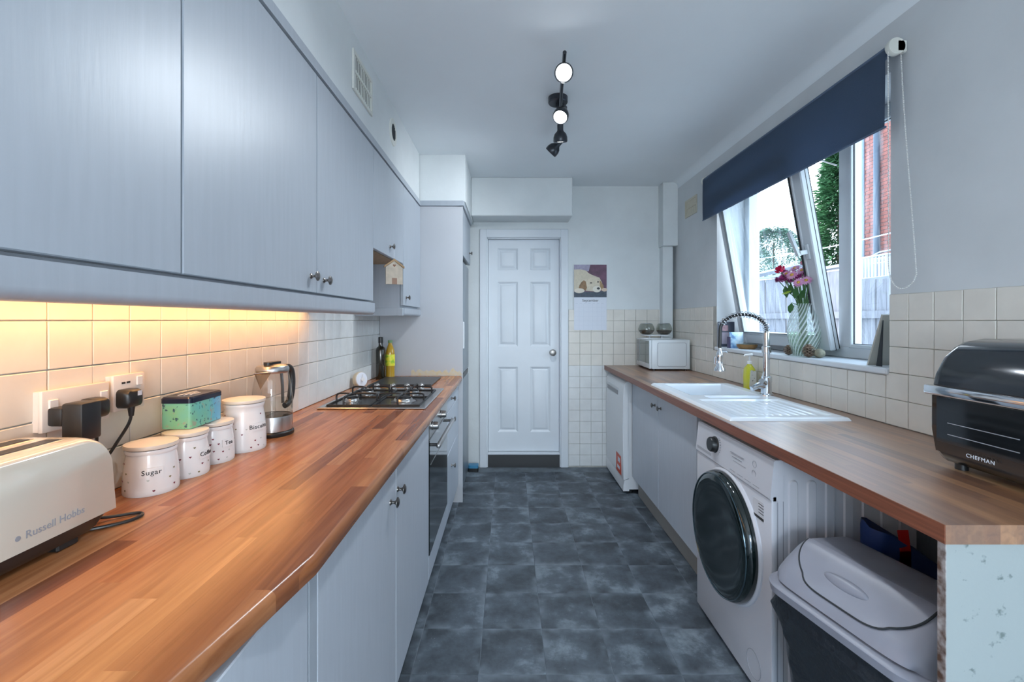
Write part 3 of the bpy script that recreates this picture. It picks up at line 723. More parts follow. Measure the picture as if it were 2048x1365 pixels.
# tin on the canisters
tn = thing('tin', 'turquoise patterned tin with navy lid lying across the Coffee and Tea canisters', 'tin', (-.862, 1.243, 1.0285), rz=math.radians(2))
def tin_mat():
    m = bpy.data.materials.new('tin_print'); m.use_nodes = True; nt, p = nodes_of(m); N = nt.nodes.new; L = nt.links.new
    g = N('ShaderNodeNewGeometry'); mp = N('ShaderNodeMapping'); sp = N('ShaderNodeSeparateXYZ'); L(g.outputs['Position'], sp.inputs[0])
    mr = N('ShaderNodeMapRange'); mr.inputs['From Min'].default_value = 1.20; mr.inputs['From Max'].default_value = 1.38; L(sp.outputs[1], mr.inputs[0])
    n0 = N('ShaderNodeTexNoise'); n0.inputs['Scale'].default_value = 18; L(g.outputs['Position'], n0.inputs['Vector'])
    ad = N('ShaderNodeMath'); ad.operation = 'MULTIPLY_ADD'; L(n0.outputs['Fac'], ad.inputs[0]); ad.inputs[1].default_value = .9; L(mr.outputs[0], ad.inputs[2])
    r = N('ShaderNodeValToRGB'); e = r.color_ramp.elements; e[0].position = .35; e[0].color = (.22, .50, .28, 1); e[1].position = 1.0; e[1].color = (.10, .42, .62, 1); k = e.new(.7); k.color = (.16, .52, .46, 1)
    L(ad.outputs[0], r.inputs[0])
    n1 = N('ShaderNodeTexNoise'); n1.inputs['Scale'].default_value = 95; n1.inputs['Detail'].default_value = 4; L(g.outputs['Position'], n1.inputs['Vector'])
    r1 = N('ShaderNodeValToRGB'); r1.color_ramp.elements[0].position = .60; r1.color_ramp.elements[0].color = (0, 0, 0, 1); r1.color_ramp.elements[1].position = .66; r1.color_ramp.elements[1].color = (1, 1, 1, 1); L(n1.outputs['Fac'], r1.inputs[0])
    mx = N('ShaderNodeMix'); mx.data_type = 'RGBA'; L(r1.outputs[0], mx.inputs[0]); L(r.outputs[0], mx.inputs[6]); mx.inputs[7].default_value = (.05, .10, .13, 1)
    n2 = N('ShaderNodeTexNoise'); n2.inputs['Scale'].default_value = 40; n2.inputs['Detail'].default_value = 2; L(g.outputs['Position'], n2.inputs['Vector'])
    r2 = N('ShaderNodeValToRGB'); r2.color_ramp.elements[0].position = .62; r2.color_ramp.elements[0].color = (0, 0, 0, 1); r2.color_ramp.elements[1].position = .68; r2.color_ramp.elements[1].color = (.8, .8, .8, 1); L(n2.outputs['Fac'], r2.inputs[0])
    m2 = N('ShaderNodeMix'); m2.data_type = 'RGBA'; L(r2.outputs[0], m2.inputs[0]); L(mx.outputs[2], m2.inputs[6]); m2.inputs[7].default_value = (.35, .33, .25, 1)
    L(m2.outputs[2], p.inputs['Base Color']); p.inputs['Roughness'].default_value = .25
    return m
b = bm_new(); prism(b, rrect(0, 0, .038, .068, .008, 3), 0, .068); obj('tin_body', b, tin_mat(), tn, local=True)
b = bm_new(); loft(b, [[Vector((x, y, z)) for x, y in rrect(0, 0, .0395-i, .0695-i, .009, 3)] for z, i in ((.066, 0), (.078, 0), (.082, .003), (.0825, .006), (.0815, .009))]); obj('lid', b, mat('navy_lid', (.012, .016, .035), .2), tn, local=True)
b = bm_new()
for k in range(3): box(b, -.018+.012*k, -.013+.012*k, -.035+.006*k, .040-.012*k, .0816, .0823)
obj('lid_lettering', b, M_['paper'], tn, local=True)

# ------------------------------------------------------------------ kettle
kt = thing('kettle', 'glass jug kettle with steel base and black handle', 'kettle', (-.830, 1.600, .910), rz=math.radians(0))
kt.scale = (.89, .89, 1)
KA = math.radians(80)   # handle direction, measured from +x
dx, dy = math.cos(KA), math.sin(KA)
b = bm_new(); lathe(b, [(0, 0), (.076, 0), (.078, .003), (.078, .012), (.073, .016), (0, .016)], 40); obj('power_base', b, M_['black'], kt, local=True)
b = bm_new(); lathe(b, [(.071, .016), (.0735, .018), (.0735, .064), (.0725, .068)], 40); obj('steel_band', b, M_['steel'], kt, local=True)
prof = [(.0725, .066), (.0735, .10), (.0725, .13), (.068, .17), (.062, .20), (.0575, .222)]
b = bm_new(); lathe(b, prof, 40); obj('glass_jug', b, M_['kglass'], kt, local=True)
b = bm_new(); lathe(b, [(0, .067), (.070, .067), (.0712, .10), (.070, .122), (.0, .122)], 40); obj('water', b, M_['water'], kt, local=True)
b = bm_new(); lathe(b, [(.0575, .216), (.0605, .222), (.0605, .232), (.055, .240), (.03, .246), (0, .247)], 40); obj('lid', b, M_['steel'], kt, local=True)
b = bm_new(); prism(b, [(x*1, y) for x, y in rrect(0, 0, .040, .016, .015, 5)], .243, .254); b.transform(Matrix.Rotation(KA, 4, 'Z')); obj('lid_release', b, M_['black'], kt, local=True)
H = lambda u, z: (u*dx, u*dy, z)
b = bm_new(); pts = smooth_pts([H(.055, .225), H(.085, .228), H(.112, .215), H(.120, .17), H(.112, .12), H(.095, .095), H(.073, .088)], 6)
tube(b, pts, [.011+.003*math.sin(PI*i/(len(pts)-1)) for i in range(len(pts))], 12); obj('handle', b, mat('handle_black', (.03, .03, .03), .3), kt, local=True)
b = bm_new(); tube(b, [H(.062, .10), H(.060, .16), H(.052, .222)], .006, 10); obj('handle_spine', b, mat('spine_grey', (.10, .10, .10), .3), kt, local=True)
b = bm_new()     # spout: folded beak
L_ = [H(-.055, .222), (-.05*dx+.034*dy, -.05*dy-.034*dx, .222), H(-.102, .224), (-.05*dx-.034*dy, -.05*dy+.034*dx, .222)]
tip = H(-.100, .222); low = H(-.0665, .165)
v = [b.verts.new(p) for p in (L_[1], tip, L_[3], low, H(-.062, .19))]
b.faces.new((v[0], v[1], v[3])); b.faces.new((v[1], v[2], v[3])); obj('spout', b, glass_mat('spout_glass', (.62, .56, .48), extra=.04), kt, local=True)
b = bm_new(); tube(b, [L_[1], tip, L_[3]], .0022, 8); obj('spout_rim', b, M_['steel'], kt, local=True)
b = bm_new(); cyl(b, H(.072, .035), H(.102, .030), .010, 12); obj('switch', b, M_['steel'], kt, local=True)
text_mesh('lettering', 'ooooooo', .007, M_['ceramic'], None, Matrix(), wrap=.0738).name = 'tmp_text'
bpy.data.objects.remove(bpy.data.objects['tmp_text'])

# ------------------------------------------------------------------ toaster
tt = thing('toaster', 'long cream toaster with dark base at the near end of the worktop', 'toaster', (-.832, .64, .910))
def toaster_prof(z0, hz_, y0, y1, r):
    p = [(y0, z0), (y1, z0)]
    for k in range(9): a = PI/2*k/8; p.append((y1-.008-r+r*math.cos(a)*1.0, z0+hz_-r+r*math.sin(a)))
    for k in range(9): a = PI/2+PI/2*k/8; p.append((y0+.008+r+r*math.cos(a), z0+hz_-r+r*math.sin(a)))
    return p
bm = bm_new(); prf = toaster_prof(.948, .150, .42, .886, .062)
rings = []
for x, s in ((-.905, .90), (-.900, .955), (-.888, .99), (-.874, 1.0), (-.790, 1.0), (-.776, .99), (-.764, .955), (-.758, .90)):
    cy_, cz_ = .646, .985; rings.append([Vector((x, cy_+(y-cy_)*(1-(1-s)*.28), (cz_+(z-cz_)*(1-(1-s)*.85)) if z > cz_ else z)) for y, z in prf])
loft(bm, rings); obj('shell', bm, M_['cream'], tt, angle=60)
bm = bm_new()
rings = [[Vector((-.831+(x)*1, .646+y, z)) for x, y in rrect(0, 0, hx, hy, .02, 4)] for z, hx, hy in ((.922, .060, .205), (.930, .066, .212), (.950, .0725, .226))]
loft(bm, rings); obj('base', bm, mat('dark_brown_plastic', (.025, .02, .02), .3), tt)
bm = bm_new()
for y in (.50, .80):
    for x in (-.875, -.785): box(bm, x-.012, x+.012, y-.02, y+.02, .910, .924, .003)
obj('foot', bm, M_['black'], tt)
bm = bm_new()
for x in (-.858, -.806): box(bm, x-.015, x+.015, .452, .81, 1.0965, 1.0987, .0008)
sl_ = obj('slot_surround', bm, M_['steel'], tt)
bm = bm_new()
for x in (-.858, -.806): box(bm, x-.012, x+.012, .457, .804, 1.0985, 1.0992)
obj('slot', bm, M_['black'], tt)
text_mesh('lettering', 'Russell Hobbs', .0175, M_['greyink'], tt, face_mtx((-.7578, .764, .972), (1, 0, 0)), ext=.0003)
b = bm_new(); lathe(b, [(0, 0), (.0042, 0), (.0042, .0006), (0, .0006)], 16, along((-.7582, .703, .972), (1, 0, 0))); obj('emblem', b, M_['greyink'], tt)
b = bm_new(); tube(b, smooth_pts([(-.83, .868, .935), (-.80, .905, .918), (-.765, .935, .914), (-.745, .925, .914), (-.752, .895, .914), (-.79, .862, .914), (-.82, .855, .914)], 8), .0032, 8); obj('power_cord', b, M_['black'], tt)

# ------------------------------------------------------------------ sockets and plugs
ds = thing('double_socket', 'wide white double wall socket behind the toaster', 'socket', (TL, .98, 1.127))
def plate(t, y0, y1, z0, z1):
    b = bm_new(); box(b, TL-.002, TL+.012, y0+.002, y1-.002, z0+.002, z1-.002); obj('back_box', b, M_['socket'], t)
    b = bm_new(); box(b, TL+.010, TL+.020, y0, y1, z0, z1, .003, 2); return obj('face_plate', b, M_['socket'], t)
fp = plate(ds, .885, 1.035, 1.088, 1.171)
for y in (.905, 1.018):
    bx('rocker_switch', (TL+.020, TL+.024, y-.009, y+.009, 1.130, 1.152), M_['ceramic'], fp, bev=.001)
bx('neon_mark', (TL+.020, TL+.0206, .902, .908, 1.121, 1.126), M_['black'], fp)
us = thing('usb_socket', 'white single wall socket with two usb ports', 'socket', (TL, 1.115, 1.135))
fp2 = plate(us, 1.045, 1.135, 1.097, 1.182)
for y in (1.072, 1.086): bx('usb_port', (TL+.020, TL+.0206, y-.005, y+.005, 1.160, 1.1645), M_['ink'], fp2)
bx('rocker_switch', (TL+.020, TL+.024, 1.108, 1.124, 1.152, 1.174), M_['ceramic'], fp2, bev=.001)
# black box adapter in the double socket
t = thing('power_adapter', 'big boxy black power adapter in the double socket', 'plug', (TL+.04, .955, 1.10))
bx('plug_body', (TL+.020, TL+.050, .893, .925, 1.100, 1.137), M_['black'], t, bev=.005, seg=2)
bx('adapter_case', (TL+.048, TL+.090, .893, .938, 1.070, 1.146), M_['black'], t, bev=.005, seg=2)
def plug(label, y, z, cordpts, sticker=False):
    t = thing('plug', label, 'plug', (TL+.03, y, z))
    b = bm_new(); loft(b, [[Vector((x, y+a, z+c)) for a, c in rrect(0, 0, .024-i, .022-i, .010, 4)] for x, i in ((TL+.020, 0), (TL+.036, 0), (TL+.046, .003), (TL+.050, .008))]); obj('plug_body', b, M_['black'], t)
    b = bm_new(); tube(b, smooth_pts(cordpts, 8), .0034, 8); obj('cord', b, M_['black'], t)
    b = bm_new(); tube(b, [cordpts[0], (Vector(cordpts[0])+Vector((0, 0, -.022)))], [.0075, .005], 10); obj('strain_relief', b, M_['black'], t)
    if sticker: bx('sticker', (TL+.0505, TL+.0508, y+.001, y+.013, z+.006, z+.017), M_['paper'], t)
    return t
plug('rounded black plug in the far side of the double socket', .985, 1.120, [(TL+.036, .985, 1.100), (TL+.036, .985, 1.07), (TL+.03, .99, 1.02), (TL+.02, 1.0, .97), (TL+.02, .96, .925), (TL+.05, .93, .915)])
plug('square black plug with white sticker in the usb socket', 1.075, 1.126, [(TL+.036, 1.075, 1.106), (TL+.034, 1.072, 1.07), (TL+.022, 1.045, 1.02), (TL+.014, 1.02, .98), (TL+.014, 1.01, .94), (TL+.016, 1.02, .914)], True)

# ------------------------------------------------------------------ hanging house
t = thing('hanging_sign', 'small wooden house-shaped hanger on the flap door knob', 'ornament', (UF+.03, 2.44, 1.53))
hx = UF+.022; hy0 = 2.44
b = bm_new(); tube(b, smooth_pts([(hx-.004, hy0, 1.705), (hx, hy0-.003, 1.68), (hx, hy0, 1.615)], 5), .0016, 6); obj('string', b, M_['paper'], t)
b = bm_new(); prism(b, [(hy0-.045, 1.475), (hy0+.045, 1.475), (hy0+.045, 1.565), (hy0, 1.599), (hy0-.045, 1.565)], hx-.004, hx+.004, 'x'); obj('house_board', b, mat('birch', (.62, .53, .42), .6, var=.15, vscale=40), t)
b = bm_new(); prism(b, [(hy0-.054, 1.562), (hy0, 1.600), (hy0+.054, 1.562), (hy0+.054, 1.572), (hy0, 1.612), (hy0-.054, 1.572)], hx-.006, hx+.007, 'x'); obj('roof_strip', b, mat('pine_trim', (.42, .27, .14), .6), t)
b = bm_new(); heart(b, (hx+.0045, hy0, 1.575), (1, 0, 0), .009); obj('heart', b, mat('heart_brown', (.25, .12, .07), .6), t)
bx('small_door', (hx+.004, hx+.006, hy0-.012, hy0+.014, 1.476, 1.508), mat('door_brown', (.33, .20, .14), .6), t)

_M = Matrix.Translation((hx, hy0, .028)) @ Matrix.Rotation(math.radians(-62), 4, 'Z') @ Matrix.Translation((-hx, -hy0, 0)); _P = MW[t.name]
for o in t.children:
    if not o.name.startswith('string'): o.data.transform(_P.inverted() @ _M @ _P)
# ------------------------------------------------------------------ vents
def vent(name, label, x, y0, y1, z0, z1, nrm, rows, ncol, mcol):
    t = thing(name, label, 'vent', (x, (y0+y1)/2, z0))
    s = nrm
    bx('backing', (x+s*.0003, x+s*.0009, y0+.01, y1-.01, z0+.01, z1-.01), M_['gap'] if nrm > 0 else mcol, t)
    bm = bm_new(); w = .016
    xa, xb = x+s*.001, x+s*.008
    box(bm, xa, xb, y0, y1, z0, z0+w); box(bm, xa, xb, y0, y1, z1-w, z1); box(bm, xa, xb, y0, y0+w, z0+w, z1-w); box(bm, xa, xb, y1-w, y1, z0+w, z1-w)
    zm = (z0+z1)/2; box(bm, xa, xb, y0+w, y1-w, zm-.006, zm+.006)
    obj('vent_frame', bm, mcol, t)
    xa, xb = x+s*.0009, x+s*.0022; bm = bm_new(); n = ncol; p = (y1-y0-2*w)/n
    for k in range(n+1):
        y = y0+w+p*k; box(bm, xa, xb, max(y0+w, y-p*.26), min(y1-w, y+p*.26), z0+w, z1-w)
    obj('slats', bm, mcol, t)
    bm = bm_new()
    for y in (y0+.008, y1-.008):
        for z in (z0+.008, z1-.008): cyl(bm, (xb, y, z), (xb+s*.001, y, z), .003, 8)
    obj('screws', bm, M_['gap'], t)
mv = mat('vent_cream', (.72, .73, .68), .5)
vent('air_vent', 'rectangular slotted vent high on the left boxing', -.642, 1.865, 2.125, 2.262, 2.428, 1, 2, 11, mv)
vent('air_vent', 'small cream vent on window wall beside the blind', XR, 3.53, 3.76, 2.15, 2.29, -1, 2, 6, mat('vent_yellowed', (.60, .56, .45), .6))
t = thing('round_vent', 'small round grille on the left boxing', 'vent', (-.642, 2.52, 2.35))
b = bm_new(); lathe(b, [(0, .001), (.045, .001), (.045, .006), (.060, .008), (.072, .005), (.074, 0)], 40, along((-.642, 2.525, 2.353), (1, 0, 0))); obj('vent_rim', b, mv, t)
bm = bm_new()
for k in range(7):
    dy_ = -.036+.012*k; hh = math.sqrt(max(0, .043**2-dy_**2)); box(bm, -.641, -.637, 2.525+dy_-.0035, 2.525+dy_+.0035, 2.353-hh, 2.353+hh)
obj('slots', bm, M_['gap'], t)

# ------------------------------------------------------------------ ceiling spotlight bar
sp = thing('spotlight_bar', 'dark ceiling spotlight bar with four swivel heads, two shining', 'ceiling light', (.28, 2.45, ZC))
mb = mat('gunmetal', (.05, .055, .065), .3, .6)
b = bm_new(); lathe(b, [(0, 0), (.052, 0), (.052, -.028), (.048, -.033), (0, -.033)], 36, Matrix.Translation((.265, 2.44, ZC))); obj('ceiling_rose', b, mb, sp)
b = bm_new(); tube(b, [(.238, 1.93, 2.447), (.262, 2.25, 2.452), (.292, 2.60, 2.452), (.318, 2.93, 2.447)], .0085, 12); cyl(b, (.267, 2.44, 2.45), (.267, 2.44, 2.475), .012, 12); obj('bar', b, mb, sp)
heads = [((.247, 2.03, 2.435), (-.12, -.95, -.55), 1), ((.285, 2.37, 2.425), (-.30, -.62, -.85), 1), ((.298, 2.62, 2.435), (.04, .28, -1), 0), ((.315, 2.84, 2.435), (-.60, .25, -.62), 0)]
mlens = mat('lamp_glow', (1, 1, 1), .3, emit=(.93, .97, 1), es=14)
mlens2 = mat('lamp_lens', (.9, .9, .9), .3, emit=(.93, .97, 1), es=5)
for i, (p, d, lit) in enumerate(heads):
    d = Vector(d).normalized(); p = Vector(p); b = bm_new()
    q = p+Vector((0, 0, -.018))
    mt = along(q-d*.02, d)
    cyl(b, p+Vector((0, 0, .016)), q, .006, 10)
    lathe(b, [(0, 0), (.017, 0), (.0175, .003), (.0175, .030), (.019, .036), (.034, .052), (.040, .070), (.041, .090), (.038, .098), (.035, .097), (.032, .088)], 32, mt)
    h_ = obj('spot_head', b, mb, sp)
    b = bm_new(); lathe(b, [(.033, .090), (.020, .094), (0, .095)], 24, mt); obj('lens', b, mlens if lit else mlens2, h_)
    l = bpy.data.lights.new('spot_lamp', 'SPOT'); l.energy = SPOT_W*(1 if lit else 1.0); l.spot_size = math.radians(138); l.spot_blend = 1.; l.shadow_soft_size = .03; l.color = (.86, .93, 1)
    o = bpy.data.objects.new('spot_lamp', l); COL.objects.link(o); o.parent = sp
    o.matrix_local = MW[sp.name].inverted() @ (Matrix.Translation(q+d*.085) @ (d+Vector((0, 0, -.45 if lit else 0))).to_track_quat('-Z', 'Y').to_matrix().to_4x4())

# ------------------------------------------------------------------ calendar
cy = YB-.018 if False else YB-.0085
ca = thing('calendar', 'wall calendar with a photo of a sleepy pale dog, showing September', 'calendar', (.73, cy, 1.22))
k_ = (YB-.01)/910
cx0, cx1 = (1148-1017)*k_, (1213-1017)*k_; cz1, czm, cz0 = 1.31+(641-530)*k_, 1.31+(641-595)*k_, 1.31+(641-661)*k_
bx('page', (cx0, cx1, cy-.004, cy-.001, cz0, czm+.001), M_['paper'], ca)
bx('picture', (cx0, cx1, cy-.0045, cy-.001, czm, cz1), mat('print_plum', (.17, .07, .12), .45, var=.5, vscale=18), ca)
pic = [o for o in ca.children if o.name.startswith('picture')][0]; pw, ph = cx1-cx0, cz1-czm; lay = [0]
def flat(name, pts, col, var=0.):
    lay[0] += 1; b = bm_new(); y = cy-.0045-.00025*lay[0]
    q = [(cx0+pw*u, czm+ph*v) for u, v in pts]; prism(b, q, y, y+.0002, 'y')
    return obj(name, b, mat('print_'+name, col, .45, var=var, vscale=60), pic)
def blob(cx, cy_, rx, ry, n=20, a0=0, rot=0):
    return [(cx+rx*math.cos(2*PI*k/n)*math.cos(rot)-ry*math.sin(2*PI*k/n)*math.sin(rot), cy_+rx*math.cos(2*PI*k/n)*math.sin(rot)+ry*math.sin(2*PI*k/n)*math.cos(rot)) for k in range(n)]
flat('lavender_cloth', [(0, .82), (.45, .80), (.5, 1), (0, 1)], (.40, .36, .48), .2)
flat('dark_mat', [(0, 0), (1, 0), (1, .20), (.6, .16), (0, .18)], (.06, .085, .12), .4)
flat('dog_body', [(0, .22), (.3, .2), (.6, .18), (.85, .25), (.86, .45), (.78, .6), (.62, .66), (.48, .72), (.36, .82), (.18, .86), (0, .85)], (.66, .58, .44), .12)
flat('dog_ear', [(.14, .28), (.22, .22), (.36, .20), (.40, .30), (.36, .48), (.30, .52), (.22, .46), (.16, .36)], (.32, .18, .08), .4)
flat('dog_head', blob(.58, .40, .20, .22, rot=-.2), (.72, .63, .48), .15)
flat('dog_ear', [(.78, .5), (.82, .5), (.90, .36), (.92, .22), (.84, .2), (.8, .32)], (.45, .28, .13), .3)
flat('dog_muzzle', blob(.70, .25, .13, .10), (.76, .70, .60))
flat('dog_nose', blob(.745, .27, .05, .035), (.03, .03, .035)); flat('dog_eye', blob(.52, .44, .035, .022), (.05, .03, .02)); flat('dog_eye', blob(.735, .47, .024, .025), (.05, .03, .02))
flat('dog_paw', blob(.16, .20, .16, .075), (.74, .66, .55)); flat('dog_paw', blob(.93, .23, .085, .055), (.66, .50, .38))
pg = [o for o in ca.children if o.name.startswith('page')][0]
text_mesh('lettering', 'September', .033, M_['ink'], pg, face_mtx(((cx0+cx1)/2, cy-.0045, czm-.030), (0, -1, 0)), ext=.0002)
bm = bm_new()
for k in range(7): box(bm, cx0+.012+.038*k, cx0+.034+.038*k, cy-.0044, cy-.004, czm-.056, czm-.053)
for r_ in range(1, 6): box(bm, cx0+.006, cx1-.006, cy-.0043, cy-.004, czm-.05-.040*r_, czm-.0493-.040*r_)
for k in range(1, 7): box(bm, cx0+.006+.0395*k, cx0+.0067+.0395*k, cy-.0043, cy-.004, cz0+.01, czm-.06)
obj('day_grid', bm, mat('faint_ink', (.55, .58, .66), .6), pg)

# ------------------------------------------------------------------ right base run
RF = .925
dw = thing('dishwasher', 'white freestanding dishwasher at the far end with a red sticker', 'dishwasher', (1.15, 3.72, 0))
bx('body', (.905, 1.44, 3.44, 4.035, .03, .86), M_['white'], dw)
bm = bm_new(); prism(bm, [(.905, .115), (.868, .10), (.862, .5), (.866, .74), (.872, .825), (.890, .845), (.905, .846)], 3.43, 4.03, 'y'); bmesh.ops.bevel(bm, geom=bm.edges[:], offset=.004, segments=2, affect='EDGES')
d = obj('door', bm, M_['white'], dw)
bx('handle_recess', (.861, .8665, 3.60, 3.97, .722, .752), mat('shade_grey', (.30, .31, .33), .4), d, bev=.001)
bx('control_strip', (.8645, .868, 3.60, 3.98, .757, .775), mat('pale_grey', (.60, .62, .65), .3), d, bev=.001)
st_ = bx('sticker', (.8655, .867, 3.44+.06, 3.44+.22, .115, .26), mat('red_sticker', (.72, .07, .02), .4), d)
bm = bm_new(); box(bm, .8645, .8655, 3.53, 3.60, .20, .235, .0004); box(bm, .8645, .8655, 3.54, 3.62, .145, .17, .0004); obj('sticker_print', bm, M_['paper'], st_)
bm = bm_new(); prism(bm, [(.91, .02), (.865, .02), (.866, .06), (.874, .10), (.91, .112)], 3.432, 4.028, 'y'); obj('kick_panel', bm, M_['white'], dw)
bm = bm_new()
for x in (.93, 1.40):
    for y in (3.47, 4.0): cyl(bm, (x, y, 0), (x, y, .035), .018, 12)
obj('foot', bm, M_['black'], dw)
rc = thing('base_cabinet', 'pale grey two-door sink cabinet between dishwasher and washing machine', 'cabinet', (1.2, 2.8, 0))
bm = bm_new(); box(bm, RF+.022, RF+.04, 2.235, 3.40, .14, .862); box(bm, RF+.04, 1.44, 2.235, 3.40, .14, .62); box(bm, RF+.04, 1.44, 2.235, 2.252, .62, .862); box(bm, RF+.04, 1.44, 3.382, 3.40, .62, .862)
obj('body', bm, M_['carc'], rc)
bx('plinth', (RF+.045, RF+.062, 2.235, 3.40, 0, .14), mat('plinth_beige', (.33, .31, .28), .5), rc)
d = door_slab('door', RF, RF+.02, 2.812, 3.40, .14, .862, M_['cabw'], rc); knob(d, (RF, 2.872, .773), (-1, 0, 0))
d = door_slab('door', RF, RF+.02, 2.237, 2.810, .14, .862, M_['cabw'], rc); knob(d, (RF, 2.762, .773), (-1, 0, 0))
# end panel under the near end of the right worktop
def panel_mat():
    m = mat('mint_painted_panel', (.60, .68, .66), .5, bump=.1, bscale=30); nt, p = nodes_of(m); N = nt.nodes.new; L = nt.links.new
    g = N('ShaderNodeNewGeometry'); n = N('ShaderNodeTexNoise'); n.inputs['Scale'].default_value = 42; n.inputs['Detail'].default_value = 8; L(g.outputs['Position'], n.inputs['Vector'])
    r = N('ShaderNodeValToRGB'); r.color_ramp.elements[0].position = .27; r.color_ramp.elements[0].color = (.15, .19, .18, 1); r.color_ramp.elements[1].position = .36; r.color_ramp.elements[1].color = (.35, .39, .385, 1); L(n.outputs['Fac'], r.inputs[0]); L(r.outputs[0], p.inputs['Base Color']); return m
ep = thing('end_panel', 'stained mint white end panel under the near end of the right worktop', 'panel', (1.15, .90, 0))
bx('panel', (.858, 1.455, .892, .909, 0, .8715), panel_mat(), ep)
bx('edging', (.8565, .858, .892, .909, 0, .8715), mat('chipped_edging', (.48, .44, .43), .6, var_col=(.10, .05, .03), vscale=45), ep)

# worktop right with a cut-out for the bowl
SX0, SX1, SY0_, SY1_ = .878, 1.362, 1.80, 2.815
bm = bm_new(); z0, z1 = .872, .910; A, B_ = .853, TR-.0
hx0, hx1, hy0_, hy1_ = .93, 1.31, 2.24, 2.78
box(bm, A, hx0, .888, YB-.01, z0, z1); box(bm, hx1, B_, .888, YB-.01, z0, z1); box(bm, hx0, hx1, .888, hy0_, z0, z1); box(bm, hx0, hx1, hy1_, YB-.01, z0, z1)
bmesh.ops.remove_doubles(bm, verts=bm.verts[:], dist=1e-5)
wtr = obj('worktop', bm, M_['wood_r']); bx('edging', (.8512, .853, .8885, YB-.01, .8725, .9095), M_['wood_edge'], wtr)
tag(wtr, 'brown butcher-block worktop on the right under the window', 'worktop')

# ------------------------------------------------------------------ sink
sk = thing('sink', 'white ceramic inset sink with ribbed drainer', 'sink', (1.12, 2.3, .910))
def ss(a, b, t): t = min(1, max(0, (t-a)/(b-a))); return t*t*(3-2*t)
def sink_h(x, y):
    e = min(x-SX0, SX1-x, y-SY0_, SY1_-y); z = .910+.0125*ss(-.001, .010, e)
    # bowl
    bx0, bx1, by0, by1 = .945, 1.295, 2.36, 2.765
    d = min(x-bx0, bx1-x, y-by0, by1-y); z -= .155*ss(0, .022, d)
    # half bowl at the drainer side
    d = min(x-1.00, 1.295-x, y-2.255, 2.335-y); z -= .03*ss(0, .02, d)
    # drainer
    d = min(x-.925, 1.325-x, y-1.85, 2.235-y); f = ss(0, .02, d); z -= .006*f
    if d > .02: z += .0035*max(0, math.sin((x-.94)/.036*2*PI))*ss(.02, .05, d)
    return z
bm = bm_new(); nx, ny = 120, 170; V = [[bm.verts.new((SX0+(SX1-SX0)*i/nx, SY0_+(SY1_-SY0_)*j/ny, sink_h(SX0+(SX1-SX0)*i/nx, SY0_+(SY1_-SY0_)*j/ny))) for j in range(ny+1)] for i in range(nx+1)]
for i in range(nx):
    for j in range(ny): bm.faces.new((V[i][j], V[i+1][j], V[i+1][j+1], V[i][j+1]))
obj('basin', bm, M_['sink'], sk, angle=80)
b = bm_new(); lathe(b, [(0, .760), (.035, .760), (.038, .764), (.038, .7685), (.028, .770), (0, .766)], 24, Matrix.Translation((1.12, 2.56, .0))); obj('waste', b, M_['chrome'], sk)

# ------------------------------------------------------------------ tap
tp = thing('tap', 'tall chrome spring-neck kitchen tap behind the sink', 'tap', (1.345, 2.36, .922))
X, Y = 1.340, 2.365
b = bm_new(); lathe(b, [(0, .922), (.033, .922), (.033, .927), (.026, .931), (.024, .985), (.026, .990), (.026, 1.015), (.021, 1.02), (0, 1.02)], 28, Matrix.Translation((X, Y, 0))); obj('tap_base', b, M_['chrome'], tp)
b = bm_new(); cyl(b, (X, Y, 1.02), (X, Y, 1.245), .0165, 24); lathe(b, [(.0165, 1.14), (.022, 1.142), (.022, 1.172), (.0165, 1.175)], 24, Matrix.Translation((X, Y, 0))); obj('column', b, M_['chrome'], tp)
b = bm_new(); tube(b, [(X, Y, .965), (X-.05, Y-.01, .972), (X-.085, Y-.015, .955)], [.017, .016, .013], 16); obj('side_spout', b, M_['chrome'], tp)
b = bm_new(); cyl(b, (X-.02, Y-.02, .985), (X-.05, Y-.045, 1.0), .014, 16); tube(b, [(X-.045, Y-.04, 1.0), (X-.03, Y-.03, 1.045)], [.006, .004], 10); obj('lever', b, M_['chrome'], tp)
arc = [(X, Y, 1.245)]; cxm, rad_ = X-.115, .115
for k in range(13):
    a = PI*k/12; arc.append((cxm+rad_*math.cos(a), Y+.02*k/12, 1.262+.078*math.sin(a)))
arc += [(X-.2315, Y+.02, 1.20), (X-.2335, Y+.02, 1.155)]
arc = smooth_pts(arc, 5)
b = bm_new(); tube(b, arc, .0082, 10); obj('hose', b, M_['black'], tp)
coil = []; n = len(arc); turns = 21; segs = turns*14; m_end = int(n*.80)
for s in range(segs+1):
    u = s/segs*(m_end-1); i = int(u); f = u-i; p = arc[i].lerp(arc[min(i+1, n-1)], f); t_ = (arc[min(i+1, n-1)]-arc[max(i-1, 0)]).normalized()
    sd = Vector((0, 1, 0)); nn = t_.cross(sd).normalized(); a = 2*PI*turns*s/segs
    coil.append(p+(sd*math.cos(a)+nn*math.sin(a))*.0150)
b = bm_new(); tube(b, coil, .0018, 5); obj('spring', b, M_['chrome'], tp)
hx_ = X-.2335
b = bm_new(); lathe(b, [(0, 1.165), (.009, 1.165), (.010, 1.15), (.016, 1.14), (.017, 1.115), (.014, 1.10), (.018, 1.07), (.027, 1.055), (.028, 1.045), (.024, 1.043), (0, 1.046)], 28, Matrix.Translation((hx_, Y+.02, 0))); sh = obj('spray_head', b, M_['chrome'], tp)
b = bm_new(); tube(b, [(hx_, Y+.02, 1.145), (hx_+.03, Y+.01, 1.15), (hx_+.033, Y+.01, 1.14)], .006, 8); box(b, hx_-.026, hx_-.018, Y+.01, Y+.03, 1.08, 1.12, .003); obj('trigger', b, M_['chrome'], sh)

